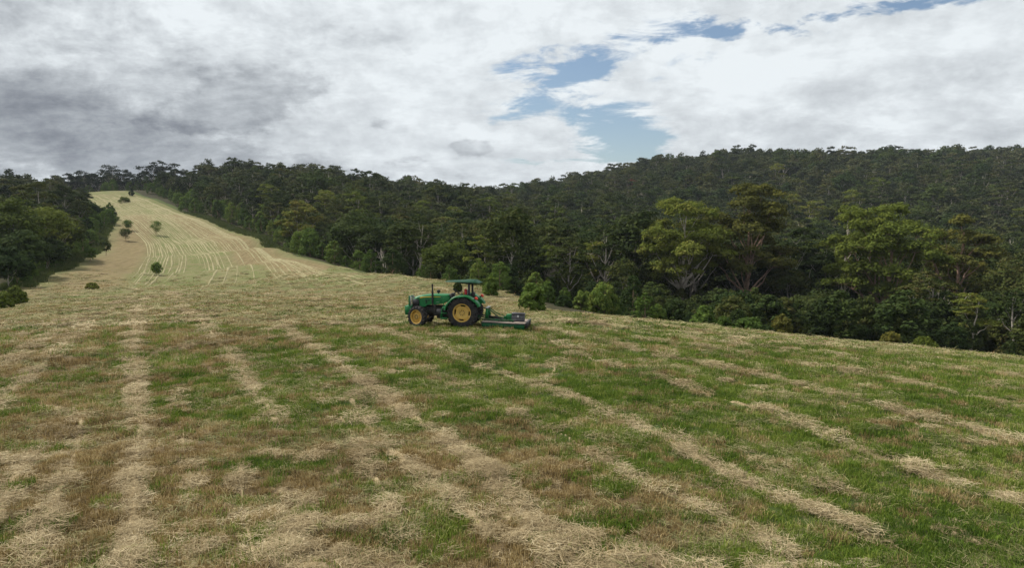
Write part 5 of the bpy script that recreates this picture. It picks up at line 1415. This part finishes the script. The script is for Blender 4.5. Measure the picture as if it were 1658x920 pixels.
# slasher mower behind
c, s_ = math.cos(yaw), math.sin(yaw)
mx_, my_ = TX + 2.0 * c, TY + 2.0 * s_
sl = empty('slasher', (mx_, my_, gz(mx_, my_) + .05), yaw)
def glm(x, y): return gz(mx_ + x * c - y * s_, my_ + x * s_ + y * c)
sl.rotation_euler = (math.atan2(glm(0, .9) - glm(0, -.9), 1.8), -math.atan2(glm(1, 0) - glm(-1, 0), 2.0), yaw)
tag(sl, 'wide green rotary slasher with a dusty deck hitched behind the tractor', 'mower')
b = B(); b.prism([(-1.05, .30), (1.00, .30), (1.05, .27), (1.05, .24), (-1.05, .24)], -.955, .955); b.box(-1.03, 1.0, -.93, .93, .18, .24); b.build('deck', M_deck, sl)
b = B(); b.box(-1.00, 1.02, -.985, -.955, .02, .235, .006); b.box(-1.00, 1.02, .955, .985, .02, .235, .006); b.prism([(-1.06, .235), (-1.0, .02), (-.98, .02), (-1.03, .235)], -.955, .955)
for x in (-.52, .08, .6): b.box(x, x + .03, -1.0, -.985, .03, .225)
b.build('skirt', M_skirt, sl)
b = B(); b.box(-1.08, 1.07, -.995, -.957, .238, .275, .006); b.build('deck_edge', M_black, sl)
b = B(); b.box(1.055, 1.12, -.95, .95, .10, .31, .008)
for k in range(12): b.box(1.125, 1.16, -.93 + k * .155, -.93 + k * .155 + .10, .05, .285, .006)
b.tube([(1.15, -.9, .33), (1.15, .9, .33)], .025, 8); b.build('rear_guard', M_black, sl)
b = B()
for sy in (-.5, .5): b.box(-1.0, .45, sy - .04, sy + .04, .302, .40, .008)
b.box(-1.0, -.90, -.46, .46, .302, .40, .008); b.build('frame_rail', M_dkgreen, sl)
for sy in (-.38, .38):
    b = B(); b.prism([(-.98, .40), (-.95, .88), (-.86, .88), (-.80, .40)], sy - .03, sy + .03); b.build('headstock_post', M_green, sl)
b = B(); b.box(-.97, -.84, -.44, .44, .882, .925, .006); b.build('headstock_bar', M_grey, sl)
b = B(); b.tube([(-.88, -.1, .88), (-.7, -.1, .72), (-.35, -.1, .46), (-.1, -.1, .40)], .03, 8); b.tube([(-.88, .2, .88), (-.5, .2, .62), (.3, .25, .34)], .022, 8); b.build('stay', M_dkgreen, sl, True)
b = B(); b.box(-.12, .38, -.2, .2, .302, .335, .008); b.box(.02, .34, -.16, .16, .335, .62, .035); b.lathe([(.001, 0), (.07, 0), (.09, .12), (.001, .12)], -.10, 0, .44, 14, 'x'); b.build('gearbox', M_green, sl)
b = B()
for x in (-.25, .42): b.tube([(x, -.75, .318), (x + .10, -.2, .33), (x + .05, .5, .318)], .018, 6)
b.build('deck_rod', M_iron, sl, True)
# black tool box standing on the deck
box = empty('tool_box', (0, 0, 0), yaw)
bx_, by_ = .62, .02
sl_m = Matrix.LocRotScale(sl.location, sl.rotation_euler, None)
box.location = sl_m @ Vector((bx_, by_ - .1, .302)); box.rotation_euler = sl.rotation_euler
tag(box, 'dark grey plastic tool box with a steel latch standing on the slasher deck', 'tool box')
b = B(); b.box(-.31, .31, -.18, .18, 0, .31, .02); b.box(-.28, .28, -.192, -.18, .04, .09); b.build('body', M_box, box)
b = B(); b.box(-.325, .325, -.195, .195, .312, .40, .018); b.box(-.25, .25, -.10, .10, .40, .415, .006); b.build('lid', M_boxlid, box)
b = B(); b.box(-.045, .045, -.215, -.197, .20, .30, .006); b.build('latch', M_steel, box)
b = B(); b.box(-.22, .22, -.205, -.196, .335, .375, .004); b.build('handle', M_black, box)

# ------------------------------------------------------------------ thin air between here and the far hills
HAZE = True
if HAZE:
    bm_ = B(); bm_.box(-1520, 1520, -1520, 1520, -66, 112); hm = bpy.data.materials.new('haze'); hm.use_nodes = True; t = hm.node_tree; t.nodes.clear()
    o_ = t.nodes.new('ShaderNodeOutputMaterial'); pv = t.nodes.new('ShaderNodeVolumePrincipled'); pv.inputs['Color'].default_value = (.80, .88, 1, 1); pv.inputs['Density'].default_value = .00009
    t.links.new(pv.outputs[0], o_.inputs['Volume']); hz_o = bm_.build('haze', hm); tag(hz_o, 'faint bluish haze in the air over the valley', None, None, 'stuff')
